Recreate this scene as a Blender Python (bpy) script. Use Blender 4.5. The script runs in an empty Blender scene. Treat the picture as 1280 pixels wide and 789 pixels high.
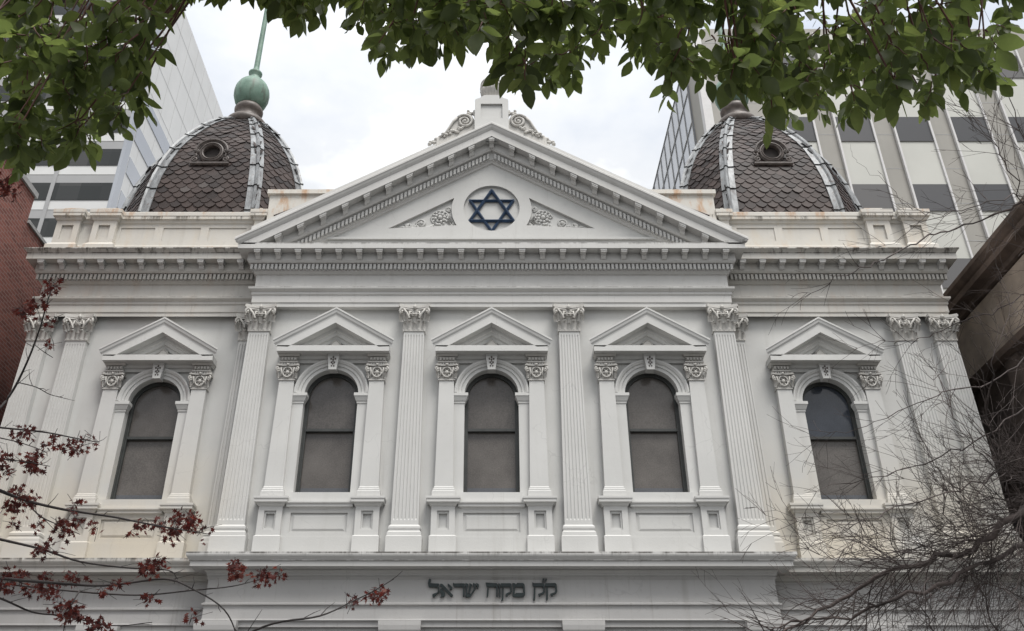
import bpy, bmesh, math, random
from mathutils import Vector, Matrix, noise
R = math.radians
PI = math.pi
sc = bpy.context.scene
COL = sc.collection
# ------------------------------------------------------------------ camera (eye level is z = 0, ground is z = GZ)
GZ = -1.65
PITCH = 30.2
F = 1140 / 1280.0
cam_d = bpy.data.cameras.new('camera')
cam = bpy.data.objects.new('camera', cam_d)
COL.objects.link(cam)
cam.rotation_euler = (R(90 + PITCH), 0, 0)
cam_d.sensor_width = 36
cam_d.lens = 36 * F
cam_d.shift_x = 25.5 / 1280
cam_d.clip_start = 0.05
cam_d.clip_end = 3000
sc.camera = cam


def at(px, py, zc):
    """world point seen at a photo pixel, zc metres in front of the camera"""
    u = (px - 614.5) / 1140 * zc
    v = (394.5 - py) / 1140 * zc
    c, s = math.cos(R(PITCH)), math.sin(R(PITCH))
    return Vector((u, zc * c - v * s, zc * s + v * c))


# ------------------------------------------------------------------ materials
def new_mat(name):
    m = bpy.data.materials.new(name)
    m.use_nodes = True
    nt = m.node_tree
    b = nt.nodes['Principled BSDF']
    return m, nt, b


def N(nt, typ, **kw):
    n = nt.nodes.new(typ)
    for k, v in kw.items():
        if k in n.inputs.keys():
            n.inputs[k].default_value = v
        else:
            setattr(n, k, v)
    return n


def L(nt, a, b):
    nt.links.new(a, b)


def pos(nt, scale=(1, 1, 1)):
    g = N(nt, 'ShaderNodeNewGeometry')
    m = N(nt, 'ShaderNodeMapping')
    m.inputs['Scale'].default_value = scale
    L(nt, g.outputs['Position'], m.inputs['Vector'])
    return m.outputs['Vector']


def noise_tex(nt, vec, scale, detail=4, rough=0.55):
    n = N(nt, 'ShaderNodeTexNoise')
    n.inputs['Scale'].default_value = scale
    n.inputs['Detail'].default_value = detail
    n.inputs['Roughness'].default_value = rough
    L(nt, vec, n.inputs['Vector'])
    return n.outputs['Fac']


def ramp(nt, fac, stops):
    r = N(nt, 'ShaderNodeValToRGB')
    e = r.color_ramp.elements
    while len(e) < len(stops):
        e.new(0.5)
    for i, (p, c) in enumerate(stops):
        e[i].position = p
        e[i].color = c if len(c) == 4 else (*c, 1)
    L(nt, fac, r.inputs['Fac'])
    return r.outputs['Color']


def mixc(nt, fac, a, b, mode='MIX'):
    m = N(nt, 'ShaderNodeMix', data_type='RGBA', blend_type=mode)
    for s, v in (('Factor', fac), ('A', a), ('B', b)):
        i = [q for q in m.inputs if q.name == s and (q.type == 'VALUE' if s == 'Factor' else q.type == 'RGBA')][0]
        if hasattr(v, 'node'):
            L(nt, v, i)
        else:
            i.default_value = v if s == 'Factor' else ((*v, 1) if len(v) == 3 else v)
    return [o for o in m.outputs if o.type == 'RGBA'][0]


def math_n(nt, op, a, b=None, clamp=False):
    m = N(nt, 'ShaderNodeMath', operation=op, use_clamp=clamp)
    for i, v in enumerate((a, b)):
        if v is None:
            continue
        if hasattr(v, 'node'):
            L(nt, v, m.inputs[i])
        else:
            m.inputs[i].default_value = v
    return m.outputs[0]


def band(nt, val, a, b):
    """0 at a, 1 at b, smooth"""
    m = N(nt, 'ShaderNodeMapRange', interpolation_type='SMOOTHSTEP')
    m.inputs['From Min'].default_value = a
    m.inputs['From Max'].default_value = b
    L(nt, val, m.inputs['Value'])
    return m.outputs[0]


def bump(nt, b, fac, strength, dist):
    n = N(nt, 'ShaderNodeBump')
    n.inputs['Strength'].default_value = strength
    n.inputs['Distance'].default_value = dist
    L(nt, fac, n.inputs['Height'])
    L(nt, n.outputs['Normal'], b.inputs['Normal'])


def simple(name, col, rough=0.6, metal=0.0, var=0.25, scale=6.0, bmp=0.0, spec=0.5):
    m, nt, b = new_mat(name)
    v = pos(nt)
    n = noise_tex(nt, v, scale)
    lo = tuple(c * (1 - var) for c in col)
    hi = tuple(min(1, c * (1 + var)) for c in col)
    L(nt, ramp(nt, n, [(0.3, lo), (0.7, hi)]), b.inputs['Base Color'])
    b.inputs['Roughness'].default_value = rough
    b.inputs['Metallic'].default_value = metal
    b.inputs['Specular IOR Level'].default_value = spec
    if bmp:
        bump(nt, b, noise_tex(nt, v, scale * 6, 5), bmp, 0.02)
    return m


def paint(name, base=(0.66, 0.655, 0.63), stain=0.0, streak=0.0, cream=0.0, grime=0.5, zt=(), lips=()):
    """limewashed stucco: patchy base, fine dirt, optional rust runs and black rain streaks"""
    m, nt, b = new_mat(name)
    v = pos(nt)
    sep = N(nt, 'ShaderNodeSeparateXYZ')
    L(nt, N(nt, 'ShaderNodeNewGeometry').outputs['Position'], sep.inputs[0])
    X, Z = sep.outputs['X'], sep.outputs['Z']
    n1 = noise_tex(nt, v, 0.9, 5)
    n2 = noise_tex(nt, v, 7.0, 6, 0.65)
    n3 = noise_tex(nt, pos(nt, (3.2, 1.5, 0.35)), 1.0, 4)
    col = ramp(nt, n1, [(0.3, tuple(c * 0.94 for c in base)), (0.7, tuple(min(1, c * 1.04) for c in base))])
    d = tuple(c * k for c, k in zip(base, (0.62, 0.60, 0.56)))
    f = math_n(nt, 'MULTIPLY', band(nt, n2, 0.55, 0.78), 0.35 * grime)
    col = mixc(nt, f, col, d)
    f = math_n(nt, 'MULTIPLY', band(nt, n3, 0.55, 0.8), 0.4 * grime)
    col = mixc(nt, f, col, d)
    n4 = noise_tex(nt, pos(nt, (11.0, 4.0, 0.30)), 1.0, 5, 0.7)
    f = math_n(nt, 'MULTIPLY', math_n(nt, 'MULTIPLY', band(nt, n4, 0.56, 0.74), band(nt, n1, 0.35, 0.6)), 0.5 * grime)
    col = mixc(nt, f, col, tuple(c * k for c, k in zip(base, (0.50, 0.47, 0.43))))
    vo = N(nt, 'ShaderNodeTexVoronoi', feature='DISTANCE_TO_EDGE')
    vo.inputs['Scale'].default_value = 0.55
    wv = N(nt, 'ShaderNodeVectorMath', operation='MULTIPLY_ADD')
    nn = N(nt, 'ShaderNodeTexNoise')
    nn.inputs['Scale'].default_value = 2.5
    L(nt, v, nn.inputs['Vector'])
    L(nt, nn.outputs['Color'], wv.inputs[0])
    wv.inputs[1].default_value = (0.6, 0.6, 0.6)
    L(nt, v, wv.inputs[2])
    L(nt, wv.outputs[0], vo.inputs['Vector'])
    f = math_n(nt, 'MULTIPLY', math_n(nt, 'MULTIPLY', band(nt, vo.outputs['Distance'], 0.006, 0.002), band(nt, n1, 0.48, 0.56)), 0.2)
    col = mixc(nt, f, col, tuple(c * 0.55 for c in base))
    ax = math_n(nt, 'ABSOLUTE', X)
    if cream:
        g = math_n(nt, 'MULTIPLY', band(nt, ax, 4.6, 6.2), band(nt, Z, 8.2, 5.0))
        g = math_n(nt, 'MULTIPLY', g, band(nt, n1, 0.2, 0.65))
        col = mixc(nt, math_n(nt, 'MULTIPLY', g, cream), col, (0.70, 0.60, 0.44))
    if streak:
        st = noise_tex(nt, pos(nt, (5.0, 2.0, 0.4)), 1.0, 6, 0.75)
        for (z0, z1) in zt:
            g = math_n(nt, 'MULTIPLY', math_n(nt, 'MULTIPLY', band(nt, Z, z0, z1), band(nt, Z, z1 + 0.05, z1 + 0.03)), band(nt, st, 0.50, 0.62))
            col = mixc(nt, math_n(nt, 'MULTIPLY', g, streak), col, (0.085, 0.075, 0.06))
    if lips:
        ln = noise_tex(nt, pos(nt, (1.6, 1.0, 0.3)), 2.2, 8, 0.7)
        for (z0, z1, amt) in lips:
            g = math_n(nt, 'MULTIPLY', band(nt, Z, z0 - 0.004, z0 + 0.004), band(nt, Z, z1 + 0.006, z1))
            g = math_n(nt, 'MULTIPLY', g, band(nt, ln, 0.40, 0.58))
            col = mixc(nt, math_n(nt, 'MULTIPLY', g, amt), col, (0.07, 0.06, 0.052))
    if stain:
        sn = noise_tex(nt, pos(nt, (2.2, 1.0, 0.8)), 1.3, 9, 0.68)
        zz = math_n(nt, 'MAXIMUM', band(nt, Z, 12.55, 12.0), band(nt, Z, 13.05, 13.25))
        g = math_n(nt, 'MULTIPLY', zz, band(nt, sn, 0.5, 0.68))
        col = mixc(nt, math_n(nt, 'MULTIPLY', g, stain), col, (0.50, 0.22, 0.075))
        g = math_n(nt, 'MULTIPLY', band(nt, sn, 0.42, 0.7), 0.4 * stain)
        col = mixc(nt, g, col, (0.70, 0.58, 0.42))
    L(nt, col, b.inputs['Base Color'])
    b.inputs['Roughness'].default_value = 0.62
    b.inputs['Specular IOR Level'].default_value = 0.3
    bump(nt, b, noise_tex(nt, v, 30, 5, 0.7), 0.18, 0.01)
    return m


M = {}
M['paint'] = paint('white_stucco', cream=0.6)
M['paint_pil'] = paint('white_pilaster_paint', base=(0.69, 0.685, 0.66), cream=0.5, grime=0.35)
M['paint_orn'] = paint('weathered_ornament_paint', base=(0.64, 0.62, 0.58), grime=1.0)
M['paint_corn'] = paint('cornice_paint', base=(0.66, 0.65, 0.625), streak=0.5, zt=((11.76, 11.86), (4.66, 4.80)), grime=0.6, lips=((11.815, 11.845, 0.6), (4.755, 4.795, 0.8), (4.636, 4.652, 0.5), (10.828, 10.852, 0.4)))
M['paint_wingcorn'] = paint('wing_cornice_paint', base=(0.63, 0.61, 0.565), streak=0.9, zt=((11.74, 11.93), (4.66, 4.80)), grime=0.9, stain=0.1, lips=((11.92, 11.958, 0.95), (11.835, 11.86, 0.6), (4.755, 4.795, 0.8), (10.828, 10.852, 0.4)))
M['paint_par'] = paint('parapet_paint', base=(0.71, 0.68, 0.62), stain=0.85, streak=0.8, zt=((13.02, 13.12),), grime=0.6)
M['paint_low'] = paint('lower_stucco', base=(0.52, 0.51, 0.495), grime=1.2, streak=0.5, zt=((4.64, 4.80),))
M['star'] = simple('dark_blue_star_paint', (0.019, 0.045, 0.095), 0.4, var=0.3, scale=10)
M['letter'] = simple('dark_green_letter_metal', (0.018, 0.030, 0.030), 0.4, var=0.4, scale=14)
M['frame'] = simple('dark_sash_paint', (0.055, 0.058, 0.055), 0.45, var=0.2)


def pane_mat(name, col, hi, rough, spec):
    m, nt, b = new_mat(name)
    v = pos(nt)
    a = noise_tex(nt, v, 1.3, 5, 0.6)
    w = noise_tex(nt, pos(nt, (1, 1, 1)), 38, 3)
    k = math_n(nt, 'ADD', math_n(nt, 'MULTIPLY', a, 0.6), math_n(nt, 'MULTIPLY', w, 0.4))
    L(nt, ramp(nt, k, [(0.35, col), (0.68, hi)]), b.inputs['Base Color'])
    b.inputs['Roughness'].default_value = rough
    b.inputs['Specular IOR Level'].default_value = spec
    bump(nt, b, noise_tex(nt, v, 2.2, 3), 0.12, 0.03)
    return m


M['pane'] = pane_mat('dusty_brown_glass', (0.090, 0.081, 0.074), (0.185, 0.168, 0.153), 0.2, 0.5)
M['pane_gap'] = pane_mat('glass_below_blind', (0.10, 0.105, 0.115), (0.15, 0.155, 0.165), 0.2, 0.5)
M['pane_clear'] = pane_mat('clear_dark_glass', (0.035, 0.042, 0.055), (0.075, 0.085, 0.105), 0.12, 0.5)


def slate_mat():
    m, nt, b = new_mat('brown_fish_scale_slate')
    g = N(nt, 'ShaderNodeNewGeometry')
    v = pos(nt)
    n = noise_tex(nt, v, 1.1, 5)
    c = ramp(nt, g.outputs['Random Per Island'], [(0.0, (0.020, 0.014, 0.013)), (0.45, (0.042, 0.028, 0.024)), (0.9, (0.066, 0.045, 0.039)), (1.0, (0.095, 0.080, 0.074))])
    c = mixc(nt, math_n(nt, 'MULTIPLY', band(nt, n, 0.5, 0.7), 0.4), c, (0.034, 0.031, 0.030))
    L(nt, c, b.inputs['Base Color'])
    b.inputs['Roughness'].default_value = 0.6
    b.inputs['Specular IOR Level'].default_value = 0.3
    bump(nt, b, noise_tex(nt, v, 40, 4), 0.3, 0.01)
    return m


def lead_mat():
    m, nt, b = new_mat('weathered_lead_flashing')
    v = pos(nt)
    n = noise_tex(nt, pos(nt, (4, 4, 1.2)), 1.6, 6, 0.7)
    n2 = noise_tex(nt, v, 9, 5, 0.7)
    c = ramp(nt, n, [(0.32, (0.13, 0.12, 0.12)), (0.46, (0.25, 0.26, 0.265)), (0.7, (0.42, 0.435, 0.44))])
    c = mixc(nt, math_n(nt, 'MULTIPLY', band(nt, n2, 0.56, 0.68), 0.6), c, (0.13, 0.085, 0.065))
    L(nt, c, b.inputs['Base Color'])
    b.inputs['Roughness'].default_value = 0.5
    b.inputs['Metallic'].default_value = 0.15
    bump(nt, b, n2, 0.4, 0.02)
    return m


def copper_mat():
    m, nt, b = new_mat('verdigris_copper')
    v = pos(nt)
    n = noise_tex(nt, v, 2.6, 6, 0.65)
    n2 = noise_tex(nt, pos(nt, (5, 5, 1)), 1.5, 4)
    c = ramp(nt, n, [(0.3, (0.11, 0.19, 0.145)), (0.55, (0.20, 0.32, 0.25)), (0.75, (0.29, 0.40, 0.33))])
    c = mixc(nt, math_n(nt, 'MULTIPLY', band(nt, n2, 0.52, 0.7), 0.6), c, (0.11, 0.11, 0.085))
    L(nt, c, b.inputs['Base Color'])
    b.inputs['Roughness'].default_value = 0.55
    bump(nt, b, n, 0.15, 0.02)
    return m


M['slate'] = slate_mat()
M['lead'] = lead_mat()
M['copper'] = copper_mat()
M['bronze'] = simple('dull_bronze_cornice', (0.15, 0.125, 0.11), 0.5, var=0.4, scale=5)
M['oculus'] = simple('brown_lead_oculus', (0.125, 0.105, 0.095), 0.5, var=0.4, scale=9, bmp=0.2)
M['vent'] = simple('dark_brown_vent', (0.035, 0.028, 0.025), 0.8)
M['black'] = simple('dark_void', (0.012, 0.011, 0.011), 0.8)
M['bark'] = simple('grey_brown_bark', (0.075, 0.058, 0.048), 0.85, var=0.45, scale=9, bmp=0.4)
M['bark_bare'] = simple('bare_twig_bark', (0.088, 0.069, 0.063), 0.8, var=0.6, scale=4, bmp=0.2)
M['bark_red'] = simple('slim_dark_bark', (0.05, 0.042, 0.04), 0.8, var=0.4, scale=5)
M['twig_red'] = simple('reddish_leaf_stem', (0.13, 0.055, 0.042), 0.6, var=0.3)


def leaf_mat(name, stops, trans, rough=0.42):
    m, nt, b = new_mat(name)
    g = N(nt, 'ShaderNodeNewGeometry')
    c = ramp(nt, g.outputs['Random Per Island'], stops)
    n = noise_tex(nt, pos(nt), 55, 3)
    c = mixc(nt, math_n(nt, 'MULTIPLY', n, 0.35), c, (0.02, 0.03, 0.012))
    L(nt, c, b.inputs['Base Color'])
    b.inputs['Roughness'].default_value = rough
    b.inputs['Specular IOR Level'].default_value = 0.45
    t = N(nt, 'ShaderNodeBsdfTranslucent')
    L(nt, mixc(nt, 1.0, c, trans, 'MULTIPLY'), t.inputs['Color'])
    mx = N(nt, 'ShaderNodeMixShader')
    mx.inputs[0].default_value = 0.55
    L(nt, b.outputs[0], mx.inputs[1])
    L(nt, t.outputs[0], mx.inputs[2])
    L(nt, mx.outputs[0], nt.nodes['Material Output'].inputs['Surface'])
    return m


M['leaf'] = leaf_mat('glossy_green_leaf', [(0.0, (0.040, 0.049, 0.027)), (0.35, (0.080, 0.097, 0.046)), (0.88, (0.108, 0.128, 0.058)), (1.0, (0.16, 0.18, 0.078))], (3.0, 3.2, 1.9))
M['leaf_red'] = leaf_mat('dry_red_leaf', [(0.0, (0.055, 0.013, 0.015)), (0.5, (0.115, 0.024, 0.024)), (0.88, (0.18, 0.040, 0.034)), (1.0, (0.28, 0.11, 0.085))], (1.3, 0.9, 0.8), 0.6)


def brick_mat():
    m, nt, b = new_mat('dark_red_brick')
    g = N(nt, 'ShaderNodeNewGeometry')
    sep = N(nt, 'ShaderNodeSeparateXYZ')
    L(nt, g.outputs['Position'], sep.inputs[0])
    cb = N(nt, 'ShaderNodeCombineXYZ')
    L(nt, math_n(nt, 'ADD', sep.outputs['X'], sep.outputs['Y']), cb.inputs[0])
    L(nt, sep.outputs['Z'], cb.inputs[1])
    t = N(nt, 'ShaderNodeTexBrick')
    L(nt, cb.outputs[0], t.inputs['Vector'])
    t.inputs['Scale'].default_value = 1.0
    t.inputs['Brick Width'].default_value = 0.235
    t.inputs['Row Height'].default_value = 0.085
    t.inputs['Mortar Size'].default_value = 0.010
    t.inputs['Color1'].default_value = (0.30, 0.105, 0.08, 1)
    t.inputs['Color2'].default_value = (0.175, 0.060, 0.048, 1)
    t.inputs['Mortar'].default_value = (0.30, 0.20, 0.17, 1)
    n = noise_tex(nt, pos(nt), 0.8, 5)
    c = mixc(nt, math_n(nt, 'MULTIPLY', band(nt, n, 0.45, 0.7), 0.45), t.outputs['Color'], (0.06, 0.035, 0.03))
    L(nt, c, b.inputs['Base Color'])
    b.inputs['Roughness'].default_value = 0.85
    bump(nt, b, t.outputs['Fac'], -0.4, 0.01)
    return m


M['brick'] = brick_mat()
M['brownstone'] = simple('weathered_brown_stone', (0.43, 0.35, 0.28), 0.85, var=0.35, scale=1.3, bmp=0.3)
M['shadebrick'] = simple('shade_dark_brick', (0.12, 0.092, 0.077), 0.9, var=0.45, scale=2.5, bmp=0.3)  # deep shadow on the lower wall is put into this dark colour
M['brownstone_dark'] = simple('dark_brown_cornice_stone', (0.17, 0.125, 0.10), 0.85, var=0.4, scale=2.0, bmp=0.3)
M['tower_white'] = simple('white_cladding', (0.78, 0.78, 0.765), 0.5, var=0.05, scale=0.3)
M['tower_grey'] = simple('pale_grey_cladding', (0.42, 0.42, 0.42), 0.5, var=0.07, scale=0.3)
M['tower_joint'] = simple('cladding_joint', (0.40, 0.40, 0.39), 0.6, var=0.1)
M['side_joint'] = simple('pale_cladding_joint', (0.60, 0.60, 0.59), 0.6, var=0.05)
M['tower_glass'] = simple('dark_office_glass', (0.045, 0.05, 0.05), 0.25, var=0.25, scale=0.2, spec=0.3)
M['side_glass'] = simple('sky_tinted_glass', (0.45, 0.475, 0.52), 0.15, var=0.1, scale=0.12, spec=0.6)
M['beige_panel'] = simple('beige_cladding', (0.36, 0.345, 0.31), 0.6, var=0.07, scale=0.4)
M['cream_panel'] = simple('cream_spandrel', (0.60, 0.60, 0.55), 0.5, var=0.05, scale=0.4)
M['grey_glass'] = simple('grey_office_glass', (0.12, 0.12, 0.125), 0.3, var=0.15, scale=0.3, spec=0.3)
nt_ = M['grey_glass'].node_tree
oi = N(nt_, 'ShaderNodeObjectInfo')
L(nt_, ramp(nt_, oi.outputs['Random'], [(0.0, (0.085, 0.087, 0.092)), (0.6, (0.125, 0.125, 0.13)), (1.0, (0.19, 0.185, 0.18))]), nt_.nodes['Principled BSDF'].inputs['Base Color'])
nt_ = M['tower_glass'].node_tree
gm = N(nt_, 'ShaderNodeNewGeometry')
sn_ = N(nt_, 'ShaderNodeVectorMath', operation='SNAP')
sn_.inputs[1].default_value = (1.733, 50.0, 3.52)
L(nt_, gm.outputs['Position'], sn_.inputs[0])
wn_ = N(nt_, 'ShaderNodeTexWhiteNoise')
L(nt_, sn_.outputs[0], wn_.inputs['Vector'])
L(nt_, ramp(nt_, wn_.outputs['Value'], [(0.0, (0.032, 0.036, 0.036)), (0.7, (0.05, 0.053, 0.053)), (1.0, (0.10, 0.10, 0.098))]), nt_.nodes['Principled BSDF'].inputs['Base Color'])
M['mullion'] = simple('white_mullion', (0.70, 0.69, 0.68), 0.5, var=0.05)
M['asphalt'] = simple('asphalt', (0.05, 0.05, 0.052), 0.9, var=0.3, scale=9, bmp=0.4)
M['paving'] = simple('bluestone_paving', (0.11, 0.11, 0.108), 0.85, var=0.2, scale=2, bmp=0.2)
M['kerb'] = simple('kerb_stone', (0.27, 0.265, 0.25), 0.85, var=0.2, scale=3)
M['earth'] = simple('ground_earth', (0.09, 0.088, 0.08), 0.95, var=0.25, scale=0.3)
M['line'] = simple('road_line_paint', (0.7, 0.7, 0.68), 0.7, var=0.1)
M['door'] = simple('dark_timber_door', (0.07, 0.04, 0.025), 0.5, var=0.3)


# ------------------------------------------------------------------ mesh builder
class MB:
    def __init__(s):
        s.v = []
        s.f = []
        s.sm = []

    def add(s, verts, faces, smooth=False):
        o = len(s.v)
        s.v += [tuple(p) for p in verts]
        s.f += [tuple(i + o for i in f) for f in faces]
        s.sm += [smooth] * len(faces)

    def box(s, x0, x1, y0, y1, z0, z1):
        s.add([(x0, y0, z0), (x1, y0, z0), (x1, y1, z0), (x0, y1, z0), (x0, y0, z1), (x1, y0, z1), (x1, y1, z1), (x0, y1, z1)],
              [(0, 1, 5, 4), (1, 2, 6, 5), (2, 3, 7, 6), (3, 0, 4, 7), (4, 5, 6, 7), (3, 2, 1, 0)])

    def skirt(s, x0, x1, yb, yf, prof, caps=True):
        """mitred moulding round three sides of a rectangle; prof = [(projection, z)] going up"""
        vs = []
        for p, z in prof:
            vs += [(x0 - p, yb, z), (x0 - p, yf - p, z), (x1 + p, yf - p, z), (x1 + p, yb, z)]
        fs = []
        for i in range(len(prof) - 1):
            a, b = 4 * i, 4 * i + 4
            for k in range(3):
                fs.append((a + k, a + k + 1, b + k + 1, b + k))
        if caps:
            n = 4 * (len(prof) - 1)
            fs += [(3, 2, 1, 0), (n, n + 1, n + 2, n + 3)]
        s.add(vs, fs)

    def prism_xz(s, poly, y0, y1):
        """polygon in x,z pulled from y0 (front) to y1"""
        n = len(poly)
        s.add([(x, y0, z) for x, z in poly] + [(x, y1, z) for x, z in poly],
              [tuple(range(n)), tuple(range(2 * n - 1, n - 1, -1))] + [(i, i + n, (i + 1) % n + n, (i + 1) % n) for i in range(n)])

    def prism_yz(s, poly, x0, x1, shear=0.0):
        n = len(poly)
        s.add([(x0, y, z - shear * x0) for y, z in poly] + [(x1, y, z - shear * x1) for y, z in poly],
              [tuple(range(n)), tuple(range(2 * n - 1, n - 1, -1))] + [(i, i + n, (i + 1) % n + n, (i + 1) % n) for i in range(n)])

    def tube(s, pts, rad, n=6, cap=True, smooth=True):
        pts = [Vector(p) for p in pts]
        m = len(pts)
        if not hasattr(rad, '__len__'):
            rad = [rad] * m
        up = Vector((0.13, 0.31, 0.94))
        vs = []
        for i, p in enumerate(pts):
            t = pts[min(i + 1, m - 1)] - pts[max(i - 1, 0)]
            if t.length < 1e-9:
                t = Vector((0, 0, 1))
            t.normalize()
            a = t.cross(up)
            if a.length < 0.05:
                a = t.cross(Vector((1, 0, 0)))
            a.normalize()
            b = t.cross(a)
            for k in range(n):
                q = 2 * PI * k / n
                vs.append(p + (a * math.cos(q) + b * math.sin(q)) * rad[i])
        fs = []
        for i in range(m - 1):
            for k in range(n):
                fs.append((i * n + k, i * n + (k + 1) % n, (i + 1) * n + (k + 1) % n, (i + 1) * n + k))
        if cap:
            fs.append(tuple(range(n - 1, -1, -1)))
            fs.append(tuple((m - 1) * n + k for k in range(n)))
        s.add(vs, fs, smooth)

    def lathe(s, cx, cy, prof, n=24, smooth=True):
        vs, fs = [], []
        for r, z in prof:
            for k in range(n):
                q = 2 * PI * k / n
                vs.append((cx + r * math.cos(q), cy + r * math.sin(q), z))
        for i in range(len(prof) - 1):
            for k in range(n):
                fs.append((i * n + k, i * n + (k + 1) % n, (i + 1) * n + (k + 1) % n, (i + 1) * n + k))
        fs.append(tuple(range(n - 1, -1, -1)))
        fs.append(tuple((len(prof) - 1) * n + k for k in range(n)))
        s.add(vs, fs, smooth)

    def ball(s, c, r, n=8, m=6, sc3=(1, 1, 1)):
        vs, fs = [], []
        for i in range(m + 1):
            a = PI * i / m
            for k in range(n):
                q = 2 * PI * k / n
                vs.append((c[0] + r * sc3[0] * math.sin(a) * math.cos(q), c[1] + r * sc3[1] * math.sin(a) * math.sin(q), c[2] + r * sc3[2] * math.cos(a)))
        for i in range(m):
            for k in range(n):
                fs.append((i * n + k, i * n + (k + 1) % n, (i + 1) * n + (k + 1) % n, (i + 1) * n + k))
        s.add(vs, fs, True)

    def arch(s, prof, yw, zc, n=28):
        """prof = [(radius, projection)] swept round a half circle"""
        vs, fs = [], []
        m = len(prof)
        for i in range(n + 1):
            q = PI * i / n
            for r, p in prof:
                vs.append((r * math.cos(q), yw - p, zc + r * math.sin(q)))
        for i in range(n):
            for k in range(m - 1):
                fs.append((i * m + k, i * m + k + 1, (i + 1) * m + k + 1, (i + 1) * m + k))
        s.add(vs, fs)

    def rake(s, prof, apex, slope, yref, xmax, zclip):
        """gable moulding: prof = [(projection, drop)] from top-back round to bottom-back, mitred at the apex"""
        vs, fs = [], []
        for p, d in prof:
            xe = min(xmax + p, (apex + d - zclip) / slope)
            for x in (-xe, 0, xe):
                vs.append((x, yref - p, apex + d - slope * abs(x)))
        m = len(prof)
        for i in range(m - 1):
            a, b = 3 * i, 3 * i + 3
            fs += [(a, a + 1, b + 1, b), (a + 1, a + 2, b + 2, b + 1)]
        fs += [tuple(3 * i for i in range(m)), tuple(3 * i + 2 for i in range(m - 1, -1, -1))]
        s.add(vs, fs)

    def plate(s, outer, holes, yf, depth, floors=True):
        """flat plate facing -y with recessed (or, floors=False, open) holes"""
        bm = bmesh.new()
        loops = []
        edges = []
        for lp in [outer] + holes:
            vv = [bm.verts.new((x, yf, z)) for x, z in lp]
            loops.append(vv)
            for i in range(len(vv)):
                edges.append(bm.edges.new((vv[i], vv[(i + 1) % len(vv)])))
        bmesh.ops.triangle_fill(bm, edges=edges, use_beauty=True, use_dissolve=False)
        bm.verts.index_update()
        s.add([tuple(v.co) for v in bm.verts], [tuple(v.index for v in f.verts) for f in bm.faces])
        bm.free()
        for lp in holes:
            n = len(lp)
            s.add([(x, yf, z) for x, z in lp] + [(x, yf + depth, z) for x, z in lp],
                  [(i, (i + 1) % n, (i + 1) % n + n, i + n) for i in range(n)] + ([tuple(range(n, 2 * n))] if floors else []))

    def mesh(s, name, mat, origin=(0, 0, 0), recalc=True):
        me = bpy.data.meshes.new(name)
        o = Vector(origin)
        me.from_pydata([tuple(Vector(p) - o) for p in s.v], [], s.f)
        me.polygons.foreach_set('use_smooth', s.sm)
        if recalc:
            bm = bmesh.new()
            bm.from_mesh(me)
            bmesh.ops.recalc_face_normals(bm, faces=bm.faces)
            bm.to_mesh(me)
            bm.free()
        mats = mat if isinstance(mat, (list, tuple)) else [mat]
        for mm in mats:
            me.materials.append(mm)
        me.update()
        return me

    def build(s, name, mat, parent=None, origin=(0, 0, 0), recalc=True):
        return put(s.mesh(name, mat, origin, recalc), name, parent, origin)


WO = {}


def put(me, name, parent, world=(0, 0, 0), label=None):
    """link mesh (or None for an Empty) with its origin at a world point"""
    o = bpy.data.objects.new(name, me)
    COL.objects.link(o)
    w = Vector(world)
    WO[o.name] = w
    if parent is not None:
        o.parent = parent
        o.location = w - WO[parent.name]
    else:
        o.location = w
    if label:
        o['label'] = label
    return o


def thing(name, label, cat, loc, group=None):
    o = put(None, name, None, loc)
    o.empty_display_size = 0.3
    o['label'] = label
    o['category'] = cat
    if group:
        o['group'] = group
    return o


def structure(name, mb, mat):
    o = mb.build(name, mat)
    o['kind'] = 'structure'
    return o


def circle(cx, cz, r, n=40, a0=0.0, a1=2 * PI, close=False):
    m = n if not close else n + 1
    return [(cx + r * math.cos(a0 + (a1 - a0) * i / n), cz + r * math.sin(a0 + (a1 - a0) * i / n)) for i in range(m)]


def rect(x0, x1, z0, z1):
    return [(x0, z0), (x1, z0), (x1, z1), (x0, z1)]


# ------------------------------------------------------------------ ground
mb = MB(); mb.add([(-900, -500, GZ - 0.13), (900, -500, GZ - 0.13), (900, 1500, GZ - 0.13), (-900, 1500, GZ - 0.13)], [(0, 1, 2, 3)])
structure('ground', mb, M['earth'])
mb = MB(); mb.add([(-300, 7.2, GZ - 0.126), (300, 7.2, GZ - 0.126), (300, 13.3, GZ - 0.126), (-300, 13.3, GZ - 0.126)], [(0, 1, 2, 3)])
structure('road', mb, M['asphalt'])
mb = MB()
for i in range(-20, 21):
    mb.add([(i * 6, 10.2, GZ - 0.122), (i * 6 + 3, 10.2, GZ - 0.122), (i * 6 + 3, 10.3, GZ - 0.122), (i * 6, 10.3, GZ - 0.122)], [(0, 1, 2, 3)])
structure('road_marking', mb, M['line'])
mb = MB(); mb.box(-300, 300, -12, 7.0, GZ - 0.12, GZ)
structure('pavement', mb, M['paving'])
mb = MB(); mb.box(-300, 300, 13.5, 17.2, GZ - 0.12, GZ)
structure('pavement', mb, M['paving'])
mb = MB(); mb.box(-300, 300, 7.003, 7.197, GZ - 0.125, GZ + 0.004); mb.box(-300, 300, 13.303, 13.497, GZ - 0.125, GZ + 0.004)
structure('kerb', mb, M['kerb'])

# ------------------------------------------------------------------ the synagogue
YP = 17.45          # face of the central pilasters and entablature
YW = 17.60          # central wall face
DW = 0.43           # the wings stand this far back
HC = 5.34           # half width of the central block
HW = 10.38          # half width of the whole front
syn = thing('synagogue', 'white stucco two-storey synagogue with pediment, blue star and two slate domes', 'synagogue', (0, YP, GZ))

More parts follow.
